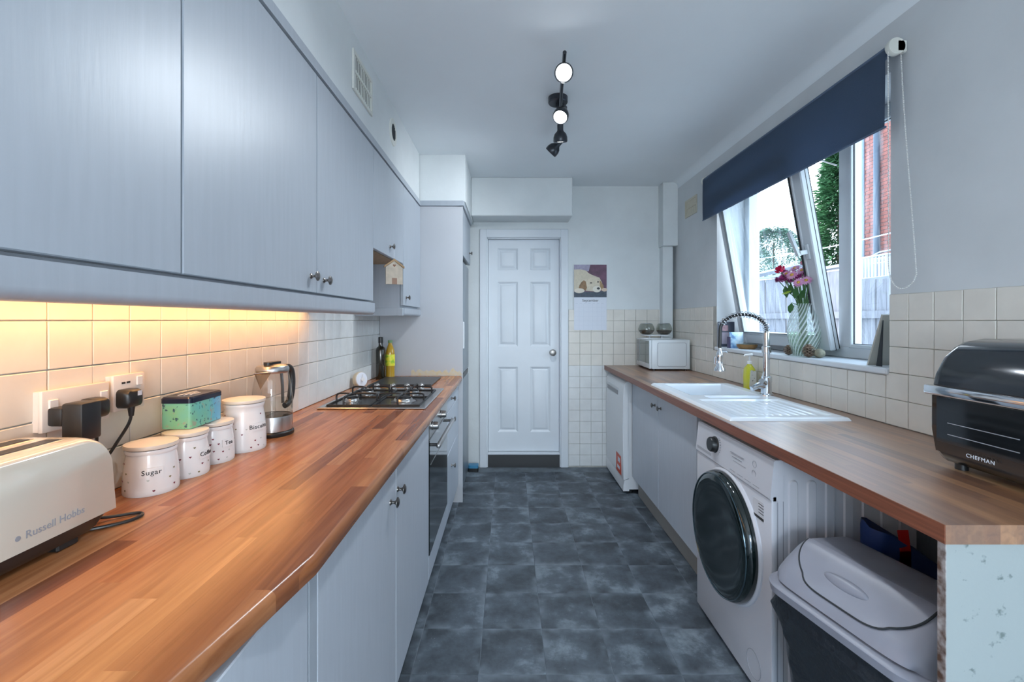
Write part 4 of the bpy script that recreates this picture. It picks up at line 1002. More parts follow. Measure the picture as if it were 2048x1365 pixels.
# soap bottle
so = thing('soap_bottle', 'pump bottle of yellow washing-up liquid behind the sink', 'bottle', (1.408, 2.66, .910))
msoap = mat('yellow_soap', (.62, .60, .03), .12, coat=.4)
b = bm_new(); loft(b, [[Vector((x, y, z)) for x, y in rrect(0, 0, hx, hy, min(hx, hy)*.85, 5)] for z, hx, hy in ((0, .024, .030), (.004, .027, .034), (.07, .028, .036), (.115, .026, .033), (.130, .018, .022), (.140, .012, .012), (.146, .012, .012))]); obj('bottle_body', b, msoap, so, local=True)
b = bm_new(); prism(b, [(-.020, .015), (.020, .015), (.020, .105), (-.012, .112)], -.0375, -.0355, 'y')
o = obj('label_patch', b, ramp_noise('soap_label', [(.45, (.75, .74, .66)), (.62, (.75, .74, .66)), (.66, (.10, .09, .05))], 90), so, local=True)
b = bm_new(); lathe(b, [(.014, .144), (.014, .160), (.005, .163), (.005, .190), (0, .190)], 20); tube(b, [(-.034, -.005, .190), (-.03, -.004, .196), (.016, 0, .198)], [.004, .006, .008], 10); obj('pump', b, M_['ceramic'], so, local=True)

# ------------------------------------------------------------------ microwave and bowls
mw = thing('microwave', 'silver-white microwave on the far end of the right worktop', 'microwave', (1.285, 3.80, .910), rz=math.radians(-1.5))
mmw = mat('microwave_white', (.70, .74, .76), .3)
bx('case', (-.145, .155, -.20, .20, .012, .245), mmw, mw, bev=.006, seg=2, local=True)
bm = bm_new(); prism(bm, rrect(.012, .128, .112, .092, .012, 4), -.2035, -.200, 'y'); sd_ = obj('side_panel', bm, mmw, mw, local=True)
bm = bm_new(); o_ = rrect(.012, .128, .114, .094, .013, 4); i_ = rrect(.012, .128, .111, .091, .011, 4)
vo = [bm.verts.new((x, -.2037, z)) for x, z in o_]; vi = [bm.verts.new((x, -.2037, z)) for x, z in i_]
for k in range(len(vo)): bm.faces.new((vo[k], vo[(k+1) % len(vo)], vi[(k+1) % len(vi)], vi[k]))
obj('panel_groove', bm, M_['greyink'], mw, local=True)
d = bx('door', (-.165, -.146, -.199, .199, .014, .243), mmw, mw, bev=.006, seg=2, local=True)
bx('door_glass', (-.1665, -.164, -.190, .09, .055, .235), mat('smoked_glass', (.05, .09, .08), .08, coat=.5), d, local=True)
bx('display', (-.1663, -.164, .105, .185, .05, .235), M_['blackgl'], mw, local=True)
bm = bm_new()
for x in (-.12, .13):
    for y in (-.17, .17): cyl(bm, (x, y, 0), (x, y, .014), .012, 12)
obj('foot', bm, M_['black'], mw, local=True)
tr = thing('tray', 'oval white two-bowl tray stand on the microwave', 'tray', (1.235, 3.82, 1.156))
b = bm_new(); prism(b, rrect(0, 0, .13, .055, .05, 6), 0, .006); obj('foot_plate', b, M_['white'], tr, local=True)
b = bm_new(); cyl(b, (-.05, 0, .006), (-.05, 0, .028), .008); cyl(b, (.05, 0, .006), (.05, 0, .028), .008); obj('leg', b, M_['white'], tr, local=True)
b = bm_new(); loft(b, [[Vector((x, y, z)) for x, y in rrect(0, 0, hx, .06, .055, 6)] for z, hx in ((.026, .115), (.030, .12), (.034, .12))]); obj('top_plate', b, M_['white'], tr, local=True)
for x, lb in ((1.157, 'small round glass bowl on the tray, nearer the calendar'), (1.303, 'small round glass bowl on the tray, nearer the wall corner')):
    t = thing('glass_bowl', lb, 'bowl', (x if x < 1.2 else 1.305, 3.82, 1.190), group='glass bowls on the microwave')
    b = bm_new(); lathe(b, [(0, 0), (.03, 0), (.05, .012), (.066, .036), (.066, .052), (.055, .080), (.046, .092), (.044, .092)], 32); obj('bowl_glass', b, glass_mat('bowl_glass', (.70, .73, .70), extra=.10), t, local=True)
    b = bm_new(); lathe(b, [(0, .002), (.029, .002), (.048, .013), (.062, .034), (.03, .040), (0, .044)], 24); obj('filling', b, ramp_noise('pot_pourri', [(.4, (.03, .02, .012)), (.6, (.16, .09, .05))], 90), t, local=True)
    b = bm_new(); lathe(b, [(.044, .090), (.048, .092), (.044, .0945)], 32); obj('bowl_rim', b, M_['chrome'], t, local=True)

# ------------------------------------------------------------------ washing machine
wm = thing('washing_machine', 'white washing machine with large black porthole door', 'washing machine', (1.1, 1.79, 0))
MX = .862; MYA, MYB = 1.492, 2.085
bx('body', (MX+.02, 1.345, MYA+.004, MYB-.004, .02, .845), M_['appl'], wm, bev=.004)
bx('front_panel', (MX, MX+.022, MYA, MYB, .02, .735), M_['appl'], wm, bev=.006, seg=2)
bm = bm_new(); prism(bm, [(MX-.004, .722), (MX, .715), (MX+.04, .715), (MX+.04, .850), (MX+.014, .850), (MX+.008, .845)], MYA, MYB, 'y'); fa_ = obj('fascia', bm, M_['appl'], wm)
bx('fascia_groove', (MX-.0050, MX-.001, MYA+.01, MYB-.01, .7195, .7225), M_['greyink'], fa_)
bx('drawer_lip', (MX-.003, MX+.001, 1.93, 2.07, .727, .745), mat('lip_grey', (.45, .45, .48), .4), fa_)
b = bm_new(); dn = Vector((-1, 0, .06)); pk = Vector((MX+.002, 1.905, .79))
lathe(b, [(.034, -.001), (.034, .002), (.031, .004), (.030, .020), (.027, .024), (0, .024)], 32, along(pk, dn)); obj('program_dial', b, M_['black'], fa_)
bm = bm_new()
for k in range(9): a = math.radians(-60+15*k); y = pk.y-.05*math.cos(a*.8); z = pk.z+.040*math.sin(a); box(bm, MX-.0012, MX+.006, y-.0012, y+.0012, z-.0012, z+.0012)
for j, (yy, ln) in enumerate(((1.72, .10), (1.72, .07), (1.70, .09))): box(bm, MX-.0010, MX+.004, yy-ln/2, yy+ln/2, .800-.014*j, .8008-.014*j)
for k in range(4): box(bm, MX-.0038, MX, 1.56+.055*k, 1.60+.055*k, .7325, .7340)
obj('fascia_print', bm, M_['greyink'], fa_)
for zz in (.803, .770):
    b = bm_new(); tube(b, [Vector((MX+.0045-(zz-.77)*-.06-.004, 1.60+.012*math.cos(a), zz+.012*math.sin(a))) for a in [2*PI*k/16 for k in range(16)]], .0007, 4, closed=True); obj('touch_button', b, M_['greyink'], fa_)
# porthole
pc = Vector((MX, 1.785, .475)); mt = along(pc, (-1, 0, 0))
b = bm_new(); lathe(b, [(.246, -.002), (.246, .006), (.240, .012), (.232, .012)], 64, mt); pr_ = obj('door_ring', b, M_['appl'], wm)
b = bm_new(); lathe(b, [(.236, .010), (.238, .024), (.232, .040), (.222, .048), (.200, .051), (.17, .050), (.12, .044), (0, .040)], 64, mt); obj('porthole', b, mat('porthole_black', (.006, .012, .012), .08, coat=.5), wm)
b = bm_new(); tube(b, [mt @ Vector((.225*math.cos(a), .225*math.sin(a), .0475)) for a in [2*PI*k/64 for k in range(64)]], .0025, 6, closed=True); obj('porthole_bezel', b, M_['chrome'] if False else mat('bezel_dark', (.08, .12, .14), .15, .7), wm)
# filter cover and lower marks
b = bm_new(); tube(b, [Vector((MX-.0005, 1.60+.046*math.cos(a), .10+.046*math.sin(a))) for a in [2*PI*k/32 for k in range(32)]], .001, 4, closed=True); obj('filter_cover', b, M_['greyink'], wm)
sk2 = bx('rating_sticker', (MX-.0006, MX+.001, 1.535, 1.600, .625, .690), mat('sticker_white', (.70, .70, .73), .5), wm)
bm = bm_new(); box(bm, MX-.0010, MX-.0005, 1.536, 1.599, .627, .636)
for k in range(4): box(bm, MX-.0010, MX-.0005, 1.537, 1.568, .648+.010*k, .6505+.010*k)
obj('sticker_print', bm, M_['ink'], sk2)
# side pressing: long vertical ribs
bm = bm_new(); yS = MYA+.004
for k in range(9):
    x = .935+.0605*k if True else 0
    if x > 1.33: break
    o_ = rrect(x, .44, .0165, .345, .0160, 5)
    if k % 1 == 0:
        pr0 = [Vector((a, yS-.0002, c)) for a, c in o_]; i2 = rrect(x, .44, .0125, .341, .0120, 5); pr1 = [Vector((a, yS-.0050, c)) for a, c in i2]
        loft(bm, [pr0, pr1], cap0=False)
obj('side_ribs', bm, M_['appl'], wm)
bm = bm_new()
box(bm, MX+.0215, MX+.0235, MYA+.0028, MYA+.0042, .03, .71); box(bm, MX+.04, MX+.042, MYA+.0028, MYA+.0042, .03, .80)
obj('side_seam', bm, M_['greyink'], wm)
bm = bm_new()
for x in (.91, 1.31):
    for y in (1.53, 2.05): cyl(bm, (x, y, 0), (x, y, .024), .02, 12)
obj('foot', bm, M_['black'], wm)

# ------------------------------------------------------------------ bin
bn = thing('bin', 'grey swing-lid bin lined with a black bag under the worktop', 'bin', (.988, 1.205, 0), rz=math.radians(12.5))
HU, HV = .170, .222
mbin = mat('bin_grey', (.29, .30, .355), .4, var=.08, vscale=12)
ringz = lambda z, du, dv, r, n=10: [Vector((x, y, z)) for x, y in rrect(0, 0, HU+du, HV+dv, r, n)]
bm = bm_new(); rs = []
for z, d_ in ((.0, -.055), (.05, -.052), (.25, -.035), (.40, -.012), (.46, .000), (.52, -.012)):
    rr = ringz(z, d_, d_, .07); rs.append([p+Vector((noise.noise(p*14+Vector((3, 1, 2)))*.016, noise.noise(p*13)*.016, 0)) if 0 < z < .5 else p for p in rr])
rs2 = []
for a, b_ in zip(rs, rs[1:]):
    for k in range(4): rs2.append([p.lerp(q, k/4)+Vector((noise.noise(p.lerp(q, k/4)*26)*.010, noise.noise(p.lerp(q, k/4)*31+Vector((5, 5, 5)))*.010, 0)) for p, q in zip(a, b_)])
rs2.append(rs[-1]); loft(bm, rs2); obj('liner_bag', bm, mat('bag_black', (.022, .027, .034), .28, bump=.5, bscale=28), bn, local=True, angle=25)
bm = bm_new(); loft(bm, [ringz(.515, .004, .004, .08), ringz(.512, .010, .010, .08), ringz(.532, .012, .012, .08), ringz(.538, .006, .006, .08), ringz(.540, -.006, -.006, .078)], cap1=True); obj('rim', bm, mbin, bn, local=True)
def prof_u(u):
    t = (u+HU)/(2*HU)
    P = [(0, 0), (.03, .028), (.09, .042), (.30, .112), (.36, .120), (.75, .112), (.88, .09), (.97, .04), (1, 0)]
    for (a, z_), (b_, w_) in zip(P, P[1:]):
        if a <= t <= b_: return z_+(w_-z_)*(t-a)/(b_-a)
    return 0
def lid_h(u, v):
    q = ss(0, .055, HV-abs(v)); e = .16*0
    base = sum(prof_u(max(-HU, min(HU, u+du)))*w for du, w in ((-.012, .25), (0, .5), (.012, .25)))
    return .539+base*(.06+.94*math.sqrt(max(0, 1-(1-min(1, (HV-abs(v))/.06))**2)) if abs(v) < HV else 0)
bm = bm_new(); N1, N2 = 44, 56; G = []
for i in range(N1+1):
    row = []
    for j in range(N2+1):
        s_, t_ = 2*i/N1-1, 2*j/N2-1
        # square to rounded square
        u, v = s_*HU, t_*HV; k = 1-.10*(abs(s_)**6)*(abs(t_)**6)*1.6
        row.append(bm.verts.new((u*k*.985, v*k*.985, lid_h(u, v))))
    G.append(row)
for i in range(N1):
    for j in range(N2): bm.faces.new((G[i][j], G[i+1][j], G[i+1][j+1], G[i][j+1]))
obj('lid', bm, mbin, bn, local=True, angle=80)
def on_lid(u, v, dz): return Vector((u*.985, v*.985, lid_h(u, v)+dz))
bm = bm_new(); G = []; fu0, fu1, fv = -.150, -.052, .175
for i in range(13):
    row = []
    for j in range(31):
        a = i/12; t_ = 2*j/30-1; u = fu0+(fu1-fu0)*a; v = t_*(fv-.045*(1-a)**3*1.2)
        u += .020*abs(t_)**6*(1-a)
        row.append(bm.verts.new(on_lid(u, v, .0035)))
    G.append(row)
for i in range(12):
    for j in range(30): bm.faces.new((G[i][j], G[i+1][j], G[i+1][j+1], G[i][j+1]))
bd = [v.co.copy() for v in ([r[0] for r in G] [::-1] + G[0][1:] + [r[-1] for r in G[1:]])]
fp_ = obj('swing_flap', bm, mbin, bn, local=True, angle=80)
b = bm_new(); tube(b, [p+Vector((-.001, 0, -.0022)) for p in bd], .0026, 6); obj('flap_gap', b, M_['gap'], bn, local=True)
b = bm_new(); bmesh.ops.create_uvsphere(b, u_segments=20, v_segments=12, radius=1)
pc_ = on_lid(-.108, .01, .003); b.transform(Matrix.Translation(pc_) @ Matrix.Rotation(math.radians(-48), 4, 'Y') @ Matrix.Diagonal((.016, .062, .008, 1))); obj('finger_grip', b, mbin, fp_, local=True)
# bag for life stuffed behind the bin
bl = thing('shopping_bag', 'blue bag with a red strap standing between bin and washing machine', 'bag', (1.24, 1.43, 0))
mblue = mat('blue_cloth', (.012, .040, .17), .45, bump=.3, bscale=14)
def bagtop(x): t_ = max(0, min(1, (x-1.12)/.25)); return .665-.15*t_**1.6
def bagring(z, hx, hy, top=False):
    return [Vector((x, y, bagtop(x)+(.012 if y > 1.43 else 0)+z if top else z)) for x, y in rrect(1.245, 1.43, hx, hy, .035, 5)]
bm = bm_new(); loft(bm, [bagring(0, .105, .040), bagring(.2, .115, .044), bagring(.42, .12, .046), bagring(-.02, .122, .047, True), bagring(0, .120, .046, True), bagring(-.004, .116, .042, True), bagring(-.10, .11, .036, True)], cap1=True)
obj('bag_body', bm, mblue, bl)
bm = bm_new(); G = []
for k in range(7):
    z = .648-.04*k if k else .668; G.append([bm.verts.new((1.188+dx_, 1.3815-(.0 if k else -.01), z)) for dx_ in (0, .034)])
for p_, q_ in zip(G, G[1:]): bm.faces.new((p_[0], p_[1], q_[1], q_[0]))
bmesh.ops.solidify(bm, geom=bm.faces[:], thickness=.003)
obj('strap', bm, mat('red_strap', (.80, .02, .02), .5), bl)

# ------------------------------------------------------------------ air fryer
af = thing('air_fryer', 'large black air fryer oven with glass door and steel handle', 'air fryer', (1.31, 1.06, .910))
AX, AY0, AY1, AZ = 1.165, .86, 1.262, .910
prf = [(.030, .018), (.010, .045), (.0, .10), (.0, .20), (.012, .255), (.035, .300), (.062, .328), (.090, .343), (.13, .350), (.24, .350), (.27, .335), (.28, .30), (.28, .02), (.27, .012), (.05, .012)]
bm = bm_new(); rs = []
for y, sc_ in ((AY0, .94), (AY0+.008, .98), (AY0+.022, 1), (AY1-.022, 1), (AY1-.008, .98), (AY1, .94)):
    rs.append([Vector((AX+.14+(x-.14)*sc_, y, AZ+.18+(z-.18)*sc_)) for x, z in prf])
loft(bm, rs); obj('case', bm, mat('fryer_black', (.020, .024, .030), .16, .3, coat=.5), af, angle=40)
def onf(z):
    for (xa, za), (xb, zb) in zip(prf, prf[1:]):
        if za <= z <= zb: return AX+xa+(xb-xa)*(z-za)/(zb-za)
    return AX
bm = bm_new(); dz = [.045, .07, .10, .15, .20, .225]
for y0, y1 in ((.975, 1.245),):
    A_ = [[bm.verts.new((onf(z)-.006, y, AZ+z)) for z in dz] for y in (y0, y1)]; B2 = [[bm.verts.new((onf(z)+.004, y, AZ+z)) for z in dz] for y in (y0, y1)]
    for k in range(len(dz)-1):
        bm.faces.new((A_[0][k], A_[0][k+1], A_[1][k+1], A_[1][k]))
        for s_ in (0, 1): bm.faces.new((A_[s_][k], A_[s_][k+1], B2[s_][k+1], B2[s_][k]))
    bm.faces.new((A_[0][0], A_[1][0], B2[1][0], B2[0][0])); bm.faces.new((A_[0][-1], A_[1][-1], B2[1][-1], B2[0][-1]))
bmesh.ops.recalc_face_normals(bm, faces=bm.faces[:])
d = obj('door', bm, mat('bronze_gloss', (.045, .030, .022), .14, .5, coat=.5), af)
bm = bm_new(); box(bm, AX-.0075, AX-.005, 1.000, 1.232, AZ+.075, AZ+.195, .001); obj('door_glass', bm, M_['blackgl'], d)
bm = bm_new(); box(bm, AX-.0080, AX-.0074, 1.03, 1.20, AZ+.128, AZ+.130); box(bm, AX-.0080, AX-.0074, 1.03, 1.20, AZ+.098, AZ+.100); obj('rack_line', bm, M_['greyink'], d)
bm = bm_new(); box(bm, AX-.032, AX-.012, .990, 1.245, AZ+.200, AZ+.226, .005, 2); box(bm, AX-.020, AX+.002, 1.00, 1.02, AZ+.204, AZ+.222); box(bm, AX-.020, AX+.002, 1.215, 1.235, AZ+.204, AZ+.222); obj('handle', bm, M_['chrome'], d)
bm = bm_new(); lathe(bm, [(0, 0), (.022, 0), (.022, .004), (.018, .006), (.017, .022), (0, .024)], 28, along((AX, .915, AZ+.125), (-1, 0, 0))); obj('dial', bm, M_['steel'], af)
text_mesh('lettering', 'CHEFMAN', .0135, M_['paper'], af, face_mtx((AX-.0068, 1.118, AZ+.058), (-1, 0, 0)), ext=.0003, space=1.15)
bm = bm_new()
for y in (.90, 1.22):
    for x in (AX+.05, AX+.25): cyl(bm, (x, y, AZ), (x, y, AZ+.016), .014, 12)
obj('foot', bm, M_['black'], af)

# ------------------------------------------------------------------ sill objects
SZ = WZ0
vs_ = thing('vase', 'glass vase with swirled ribs and white base, holding flowers on the sill', 'vase', (1.55, 2.385, SZ))
def swirl_mat():
    m = bpy.data.materials.new('swirl_glass'); m.use_nodes = True; nt = m.node_tree; N = nt.nodes.new; L = nt.links.new
    nt.nodes.remove(nt.nodes['Principled BSDF']); out = nt.nodes['Material Output']
    tcn = N('ShaderNodeTexCoord'); s = N('ShaderNodeSeparateXYZ'); L(tcn.outputs['Object'], s.inputs[0])
    def M(op, a, b=None):
        k = N('ShaderNodeMath'); k.operation = op
        for i, v in enumerate((a, b)):
            if v is None: continue
            if isinstance(v, (int, float)): k.inputs[i].default_value = v
            else: L(v, k.inputs[i])
        return k.outputs[0]
    ang = M('ARCTAN2', s.outputs[1], s.outputs[0]); ph = M('ADD', M('MULTIPLY', ang, 24), M('MULTIPLY', s.outputs[2], -170))
    w = M('SINE', ph); mr = N('ShaderNodeMapRange'); mr.inputs['From Min'].default_value = -.3; mr.inputs['From Max'].default_value = .8; mr.inputs['To Min'].default_value = .16; mr.inputs['To Max'].default_value = .85; L(w, mr.inputs[0])
    t = N('ShaderNodeBsdfTransparent'); t.inputs[0].default_value = (.93, .97, .96, 1)
    dn = N('ShaderNodeBsdfTranslucent'); dn.inputs[0].default_value = (.9, .95, .95, 1); df = N('ShaderNodeBsdfDiffuse'); df.inputs[0].default_value = (.85, .9, .92, 1)
    a = N('ShaderNodeMixShader'); L(dn.outputs[0], a.inputs[1]); L(df.outputs[0], a.inputs[2])
    m1 = N('ShaderNodeMixShader'); L(mr.outputs[0], m1.inputs[0]); L(t.outputs[0], m1.inputs[1]); L(a.outputs[0], m1.inputs[2])
    g = N('ShaderNodeBsdfGlossy'); g.inputs['Roughness'].default_value = .04; f = schlick(nt)
    m2 = N('ShaderNodeMixShader'); L(f.outputs[0], m2.inputs[0]); L(m1.outputs[0], m2.inputs[1]); L(g.outputs[0], m2.inputs[2]); L(m2.outputs[0], out.inputs[0])
    return m
vprof = [(0, .004), (.045, 0), (.050, .004), (.066, .05), (.076, .10), (.078, .135), (.072, .18), (.058, .225), (.046, .252), (.043, .262), (.046, .272)]
bm = bm_new(); seg = 96
vp = []
for (r0, z0), (r1, z1) in zip(vprof, vprof[1:]):
    for k in range(4): vp.append((r0+(r1-r0)*k/4, z0+(z1-z0)*k/4))
vp.append(vprof[-1]); ringsv = []
for r, z in vp:
    ringsv.append([Vector(((r+.0014*math.sin(24*a-170*z))*math.cos(a), (r+.0014*math.sin(24*a-170*z))*math.sin(a), z)) if r > .004 else Vector((r*math.cos(a), r*math.sin(a), z)) for a in [2*PI*k/seg for k in range(seg)]])
ringsv = [r for r in ringsv if r[0].length > .01]
loft(bm, ringsv, cap0=True, cap1=False); obj('vase_body', bm, swirl_mat(), vs_, local=True, angle=80)
bm = bm_new(); lathe(bm, [(0, .008), (.045, .008), (.062, .05), (.072, .10), (.0735, .125), (0, .125)], 32); obj('water', bm, glass_mat('vase_water', (.86, .95, .84), 1.2), vs_, local=True)
mstem = mat('stem_green', (.07, .17, .05), .5); mleaf = mat('leaf_dark', (.035, .11, .03), .45); mlime = mat('leaf_lime', (.42, .62, .04), .45)
mpk = mat('petal_pink', (.62, .20, .42), .5, var_col=(.75, .42, .60), vscale=60); mmag = mat('petal_magenta', (.33, .03, .18), .5); mred = mat('petal_red', (.62, .01, .08), .5); myel = mat('daisy_eye', (.55, .32, .05), .6)
VX, VY, VZ = 1.55, 2.385, SZ
def flower(kind, px, py, y, label, r):
    x = (px-1017)/910*y; z = 1.31-(py-641)/910*y; c = Vector((x, y, z))
    base = Vector((VX+R.uniform(-.02, .02), VY+R.uniform(-.02, .02), VZ+.012)); neck = Vector((VX+(x-VX)*.25, VY+(y-VY)*.25, VZ+.262))
    t = thing('flower', label, 'flower', tuple(base), group='flowers in the sill vase')
    pts = smooth_pts([base, neck, neck.lerp(c, .6)+Vector((0, 0, .006)), c], 5); b = bm_new(); tube(b, pts, .0022, 6); obj('stem', b, mstem, t)
    d = (c-neck).normalized()+Vector((-.75, -.55, .1)); d.normalize(); mt = along(c, d)
    b = bm_new()
    if kind == 'rose':
        for ring_, (rr, h_, n_) in enumerate(((r*.35, .020, 5), (r*.65, .021, 6), (r*.95, .018, 7))):
            for k in range(n_):
                a = 2*PI*k/n_+ring_*.5; w = 2*PI/n_*.75; vs = []
                for (f, hh) in ((.35, 0), (1.0, h_*.6), (.95, h_)):
                    vs.append([b.verts.new(mt @ Vector((rr*f*math.cos(a+s*w*.5), rr*f*math.sin(a+s*w*.5), hh-.004))) for s in (-1, 0, 1)])
                for p_, q_ in zip(vs, vs[1:]):
                    for i in range(2): b.faces.new((p_[i], p_[i+1], q_[i+1], q_[i]))
        obj('petals', b, mred, t)
    else:
        for ring_ in range(2 if kind == 'daisy' else 3):
            n_ = 15; rr = r*(1-.22*ring_)
            for k in range(n_):
                a = 2*PI*(k+.5*ring_)/n_+R.uniform(-.06, .06); w = r*.13; lift = .004+.005*ring_; ax_ = Vector((math.cos(a), math.sin(a), 0)); sd = Vector((-math.sin(a), math.cos(a), 0))
                pp = [ax_*r*.15, ax_*rr*.55-sd*w+Vector((0, 0, lift)), ax_*rr+Vector((0, 0, lift*(.2 if kind == 'daisy' else 1.8))), ax_*rr*.55+sd*w+Vector((0, 0, lift))]
                b.faces.new([b.verts.new(mt @ q) for q in pp])
        obj('petals', b, mpk if kind == 'daisy' else mmag, t)
        b = bm_new(); lathe(b, [(r*.27, .001), (r*.26, .006), (r*.15, .009), (0, .010)], 12, mt); obj('flower_eye', b, myel if kind == 'daisy' else mmag, t)
F = [('rose', 1561, 541, 2.36, 'red rose at the window-handle side, lowest of two roses', .021), ('rose', 1610, 528, 2.44, 'red rose at the top of the bouquet', .019),
     ('daisy', 1584, 551, 2.33, 'pink daisy with a clear orange eye at the middle of the bouquet', .027), ('daisy', 1612, 562, 2.32, 'pink daisy with orange eye low in the bouquet front', .027),
     ('daisy', 1604, 542, 2.38, 'pale pink daisy between the two roses', .026), ('daisy', 1622, 541, 2.42, 'pale pink daisy under the higher rose', .027), ('daisy', 1632, 540, 2.47, 'pale pink daisy against the tilted sash frame', .025), ('daisy', 1590, 538, 2.43, 'pale pink daisy at the back of the bouquet', .025),
     ('mum', 1567, 559, 2.37, 'deep magenta bloom under the lower red rose', .024), ('mum', 1597, 556, 2.40, 'deep magenta bloom between the daisies', .022), ('mum', 1578, 563, 2.40, 'deep magenta bloom hanging above the stems', .02), ('mum', 1557, 562, 2.43, 'small dark purple bloom at the outer edge', .016)]
F += [('daisy', 1573, 549, 2.39, 'pink daisy half hidden behind the lower red rose', .025), ('daisy', 1597, 566, 2.30, 'pink daisy lowest in the front of the bouquet', .025), ('daisy', 1618, 552, 2.35, 'pink daisy in front of the sash stile', .027),
      ('mum', 1588, 560, 2.36, 'magenta bloom just under the orange-eyed daisy', .024), ('mum', 1608, 553, 2.41, 'magenta bloom in the thick of the bouquet', .024), ('mum', 1570, 548, 2.45, 'magenta bloom at the window side of the bouquet', .022), ('daisy', 1626, 560, 2.40, 'pink daisy drooping toward the lime leaves', .024)]
for f in F: flower(*f[:-1], f[-1]*1.25)
def leaf(b, c, d, l, w):
    c = Vector(c); d = Vector(d).normalized(); s = d.cross(Vector((-.7, -.6, .3))).normalized(); up = s.cross(d)
    pts = [c, c+d*l*.35-s*w*.5, c+d*l*.7-s*w*.4, c+d*l, c+d*l*.7+s*w*.4, c+d*l*.35+s*w*.5]; mid = [c+d*l*.35-up*w*.12, c+d*l*.7-up*w*.1]
    v = [b.verts.new(p) for p in pts]; m_ = [b.verts.new(p) for p in mid]
    b.faces.new((v[0], v[1], m_[0])); b.faces.new((v[1], v[2], m_[1], m_[0])); b.faces.new((v[2], v[3], m_[1])); b.faces.new((v[3], v[4], m_[1])); b.faces.new((v[4], v[5], m_[0], m_[1])); b.faces.new((v[5], v[0], m_[0]))
def PT3(px, py, y): return Vector(((px-1017)/910*y, y, 1.31-(py-641)/910*y))
def sprig(label, m, leaves, l, w):
    t = thing('leaf_sprig', label, 'foliage', (VX, VY, VZ+.02), group='leaf sprigs in the sill vase')
    b = bm_new(); tube(b, [(VX, VY, VZ+.02), (VX, VY, VZ+.255), PT3(*leaves[0][:3])], .002, 5); obj('stem', b, mstem, t)
    for px, py, y, dx_, dz_ in leaves:
        b = bm_new(); leaf(b, PT3(px, py, y), (dx_*.55, R.uniform(-.5, -.1)-abs(dx_)*.3, dz_), l, w); obj('leaf', b, m, t)
sprig('lime green leaves on the sash side of the bouquet', mlime, [(1617, 590, 2.38, .9, .6), (1620, 604, 2.36, .9, .7), (1622, 572, 2.40, .8, .7), (1574, 583, 2.36, -.9, -.25)], .058, .046)
sprig('dark green leaves around the vase neck', mleaf, [(1583, 606, 2.34, -.7, -.9), (1580, 590, 2.36, -.6, .9), (1570, 572, 2.38, .1, -1), (1622, 588, 2.40, .9, .3), (1600, 600, 2.33, .2, 1), (1632, 565, 2.45, .6, .9), (1590, 598, 2.33, -.3, 1), (1628, 548, 2.46, .5, 1), (1634, 575, 2.44, .3, 1)], .065, .030)
t = thing('flower_stalks', 'bundle of green cut stalks showing above the vase neck', 'foliage', (VX, VY, VZ+.02))
b = bm_new()
for k in range(16):
    a = R.uniform(0, 2*PI); top = Vector((VX+.045*math.cos(a), VY+.05*math.sin(a), VZ+.37)); tube(b, [Vector((VX-.03*math.cos(a), VY-.03*math.sin(a), VZ+.014)), Vector((VX+.02*math.cos(a), VY+.02*math.sin(a), VZ+.26)), top], .0022, 5)
obj('stalks', b, mstem, t)
# pine cones
def cone(label, x, y, s):
    t = thing('pine_cone', label, 'pine cone', (x, y, SZ), group='pine cones on the sill')
    b = bm_new(); lathe(b, [(0, 0), (.012*s, .004*s), (.014*s, .02*s), (.007*s, .05*s), (0, .058*s)], 10); obj('core', b, mat('cone_core', (.05, .03, .02), .8), t, local=True)
    b = bm_new()
    for row in range(9):
        z = (.006+.006*row)*s; rr = (.027*math.sin(PI*(.22+.085*row)))*s
        for k in range(8):
            a = 2*PI*(k+.5*(row % 2))/8; ax_ = Vector((math.cos(a), math.sin(a), 0)); sd = Vector((-math.sin(a), math.cos(a), 0)); u = Vector((0, 0, 1))
            p = [ax_*.008*s+u*z, ax_*rr-sd*.008*s+u*(z+.004*s), ax_*rr+sd*.008*s+u*(z+.004*s)]; q = [v_-u*.0025*s for v_ in p]
            V_ = [b.verts.new(v_) for v_ in p+q]; b.faces.new(V_[:3]); b.faces.new(V_[5:2:-1]); b.faces.new((V_[1], V_[4], V_[5], V_[2]))
    o = obj('scales', b, mat('cone_scale', (.11, .065, .045), .7, var_col=(.34, .25, .18), vscale=150), t, local=True, angle=10); o['kind'] = 'stuff'
cone('larger pine cone in front of the vase', 1.492, 2.262, 1.12)
cone('smaller pine cone on the far side of the vase', 1.492, 2.425, .9)
b = bm_new(); bmesh.ops.create_uvsphere(b, u_segments=24, v_segments=14, radius=1); b.transform(Matrix.Translation((1.53, 2.24, SZ+.0225)) @ Matrix.Rotation(.9, 4, 'Z') @ Matrix.Diagonal((.045, .026, .0225, 1)))
for v in b.verts: v.co += Vector((1, 1, .4))*noise.noise(v.co*30)*.002
tag(obj('pebble', b, mat('pebble', (.30, .28, .20), .7, var=.4, vscale=50), angle=90), 'smooth olive brown pebble on the sill beside the vase', 'stone')
# dish
t = thing('dish', 'low amber wooden dish on the sill behind the tap', 'dish', (1.535, 2.93, SZ))
b = bm_new(); lathe(b, [(0, 0), (.045, 0), (.058, .012), (.062, .030), (.058, .030), (.052, .014), (0, .008)], 28); obj('dish_body', b, mat('amber_wood', (.30, .16, .05), .35, var=.3, vscale=30), t, local=True)
b = bm_new(); lathe(b, [(.0565, .024), (.055, .030), (0, .033)], 28); obj('scourer', b, mat('scourer', (.06, .06, .04), .9), t, local=True)
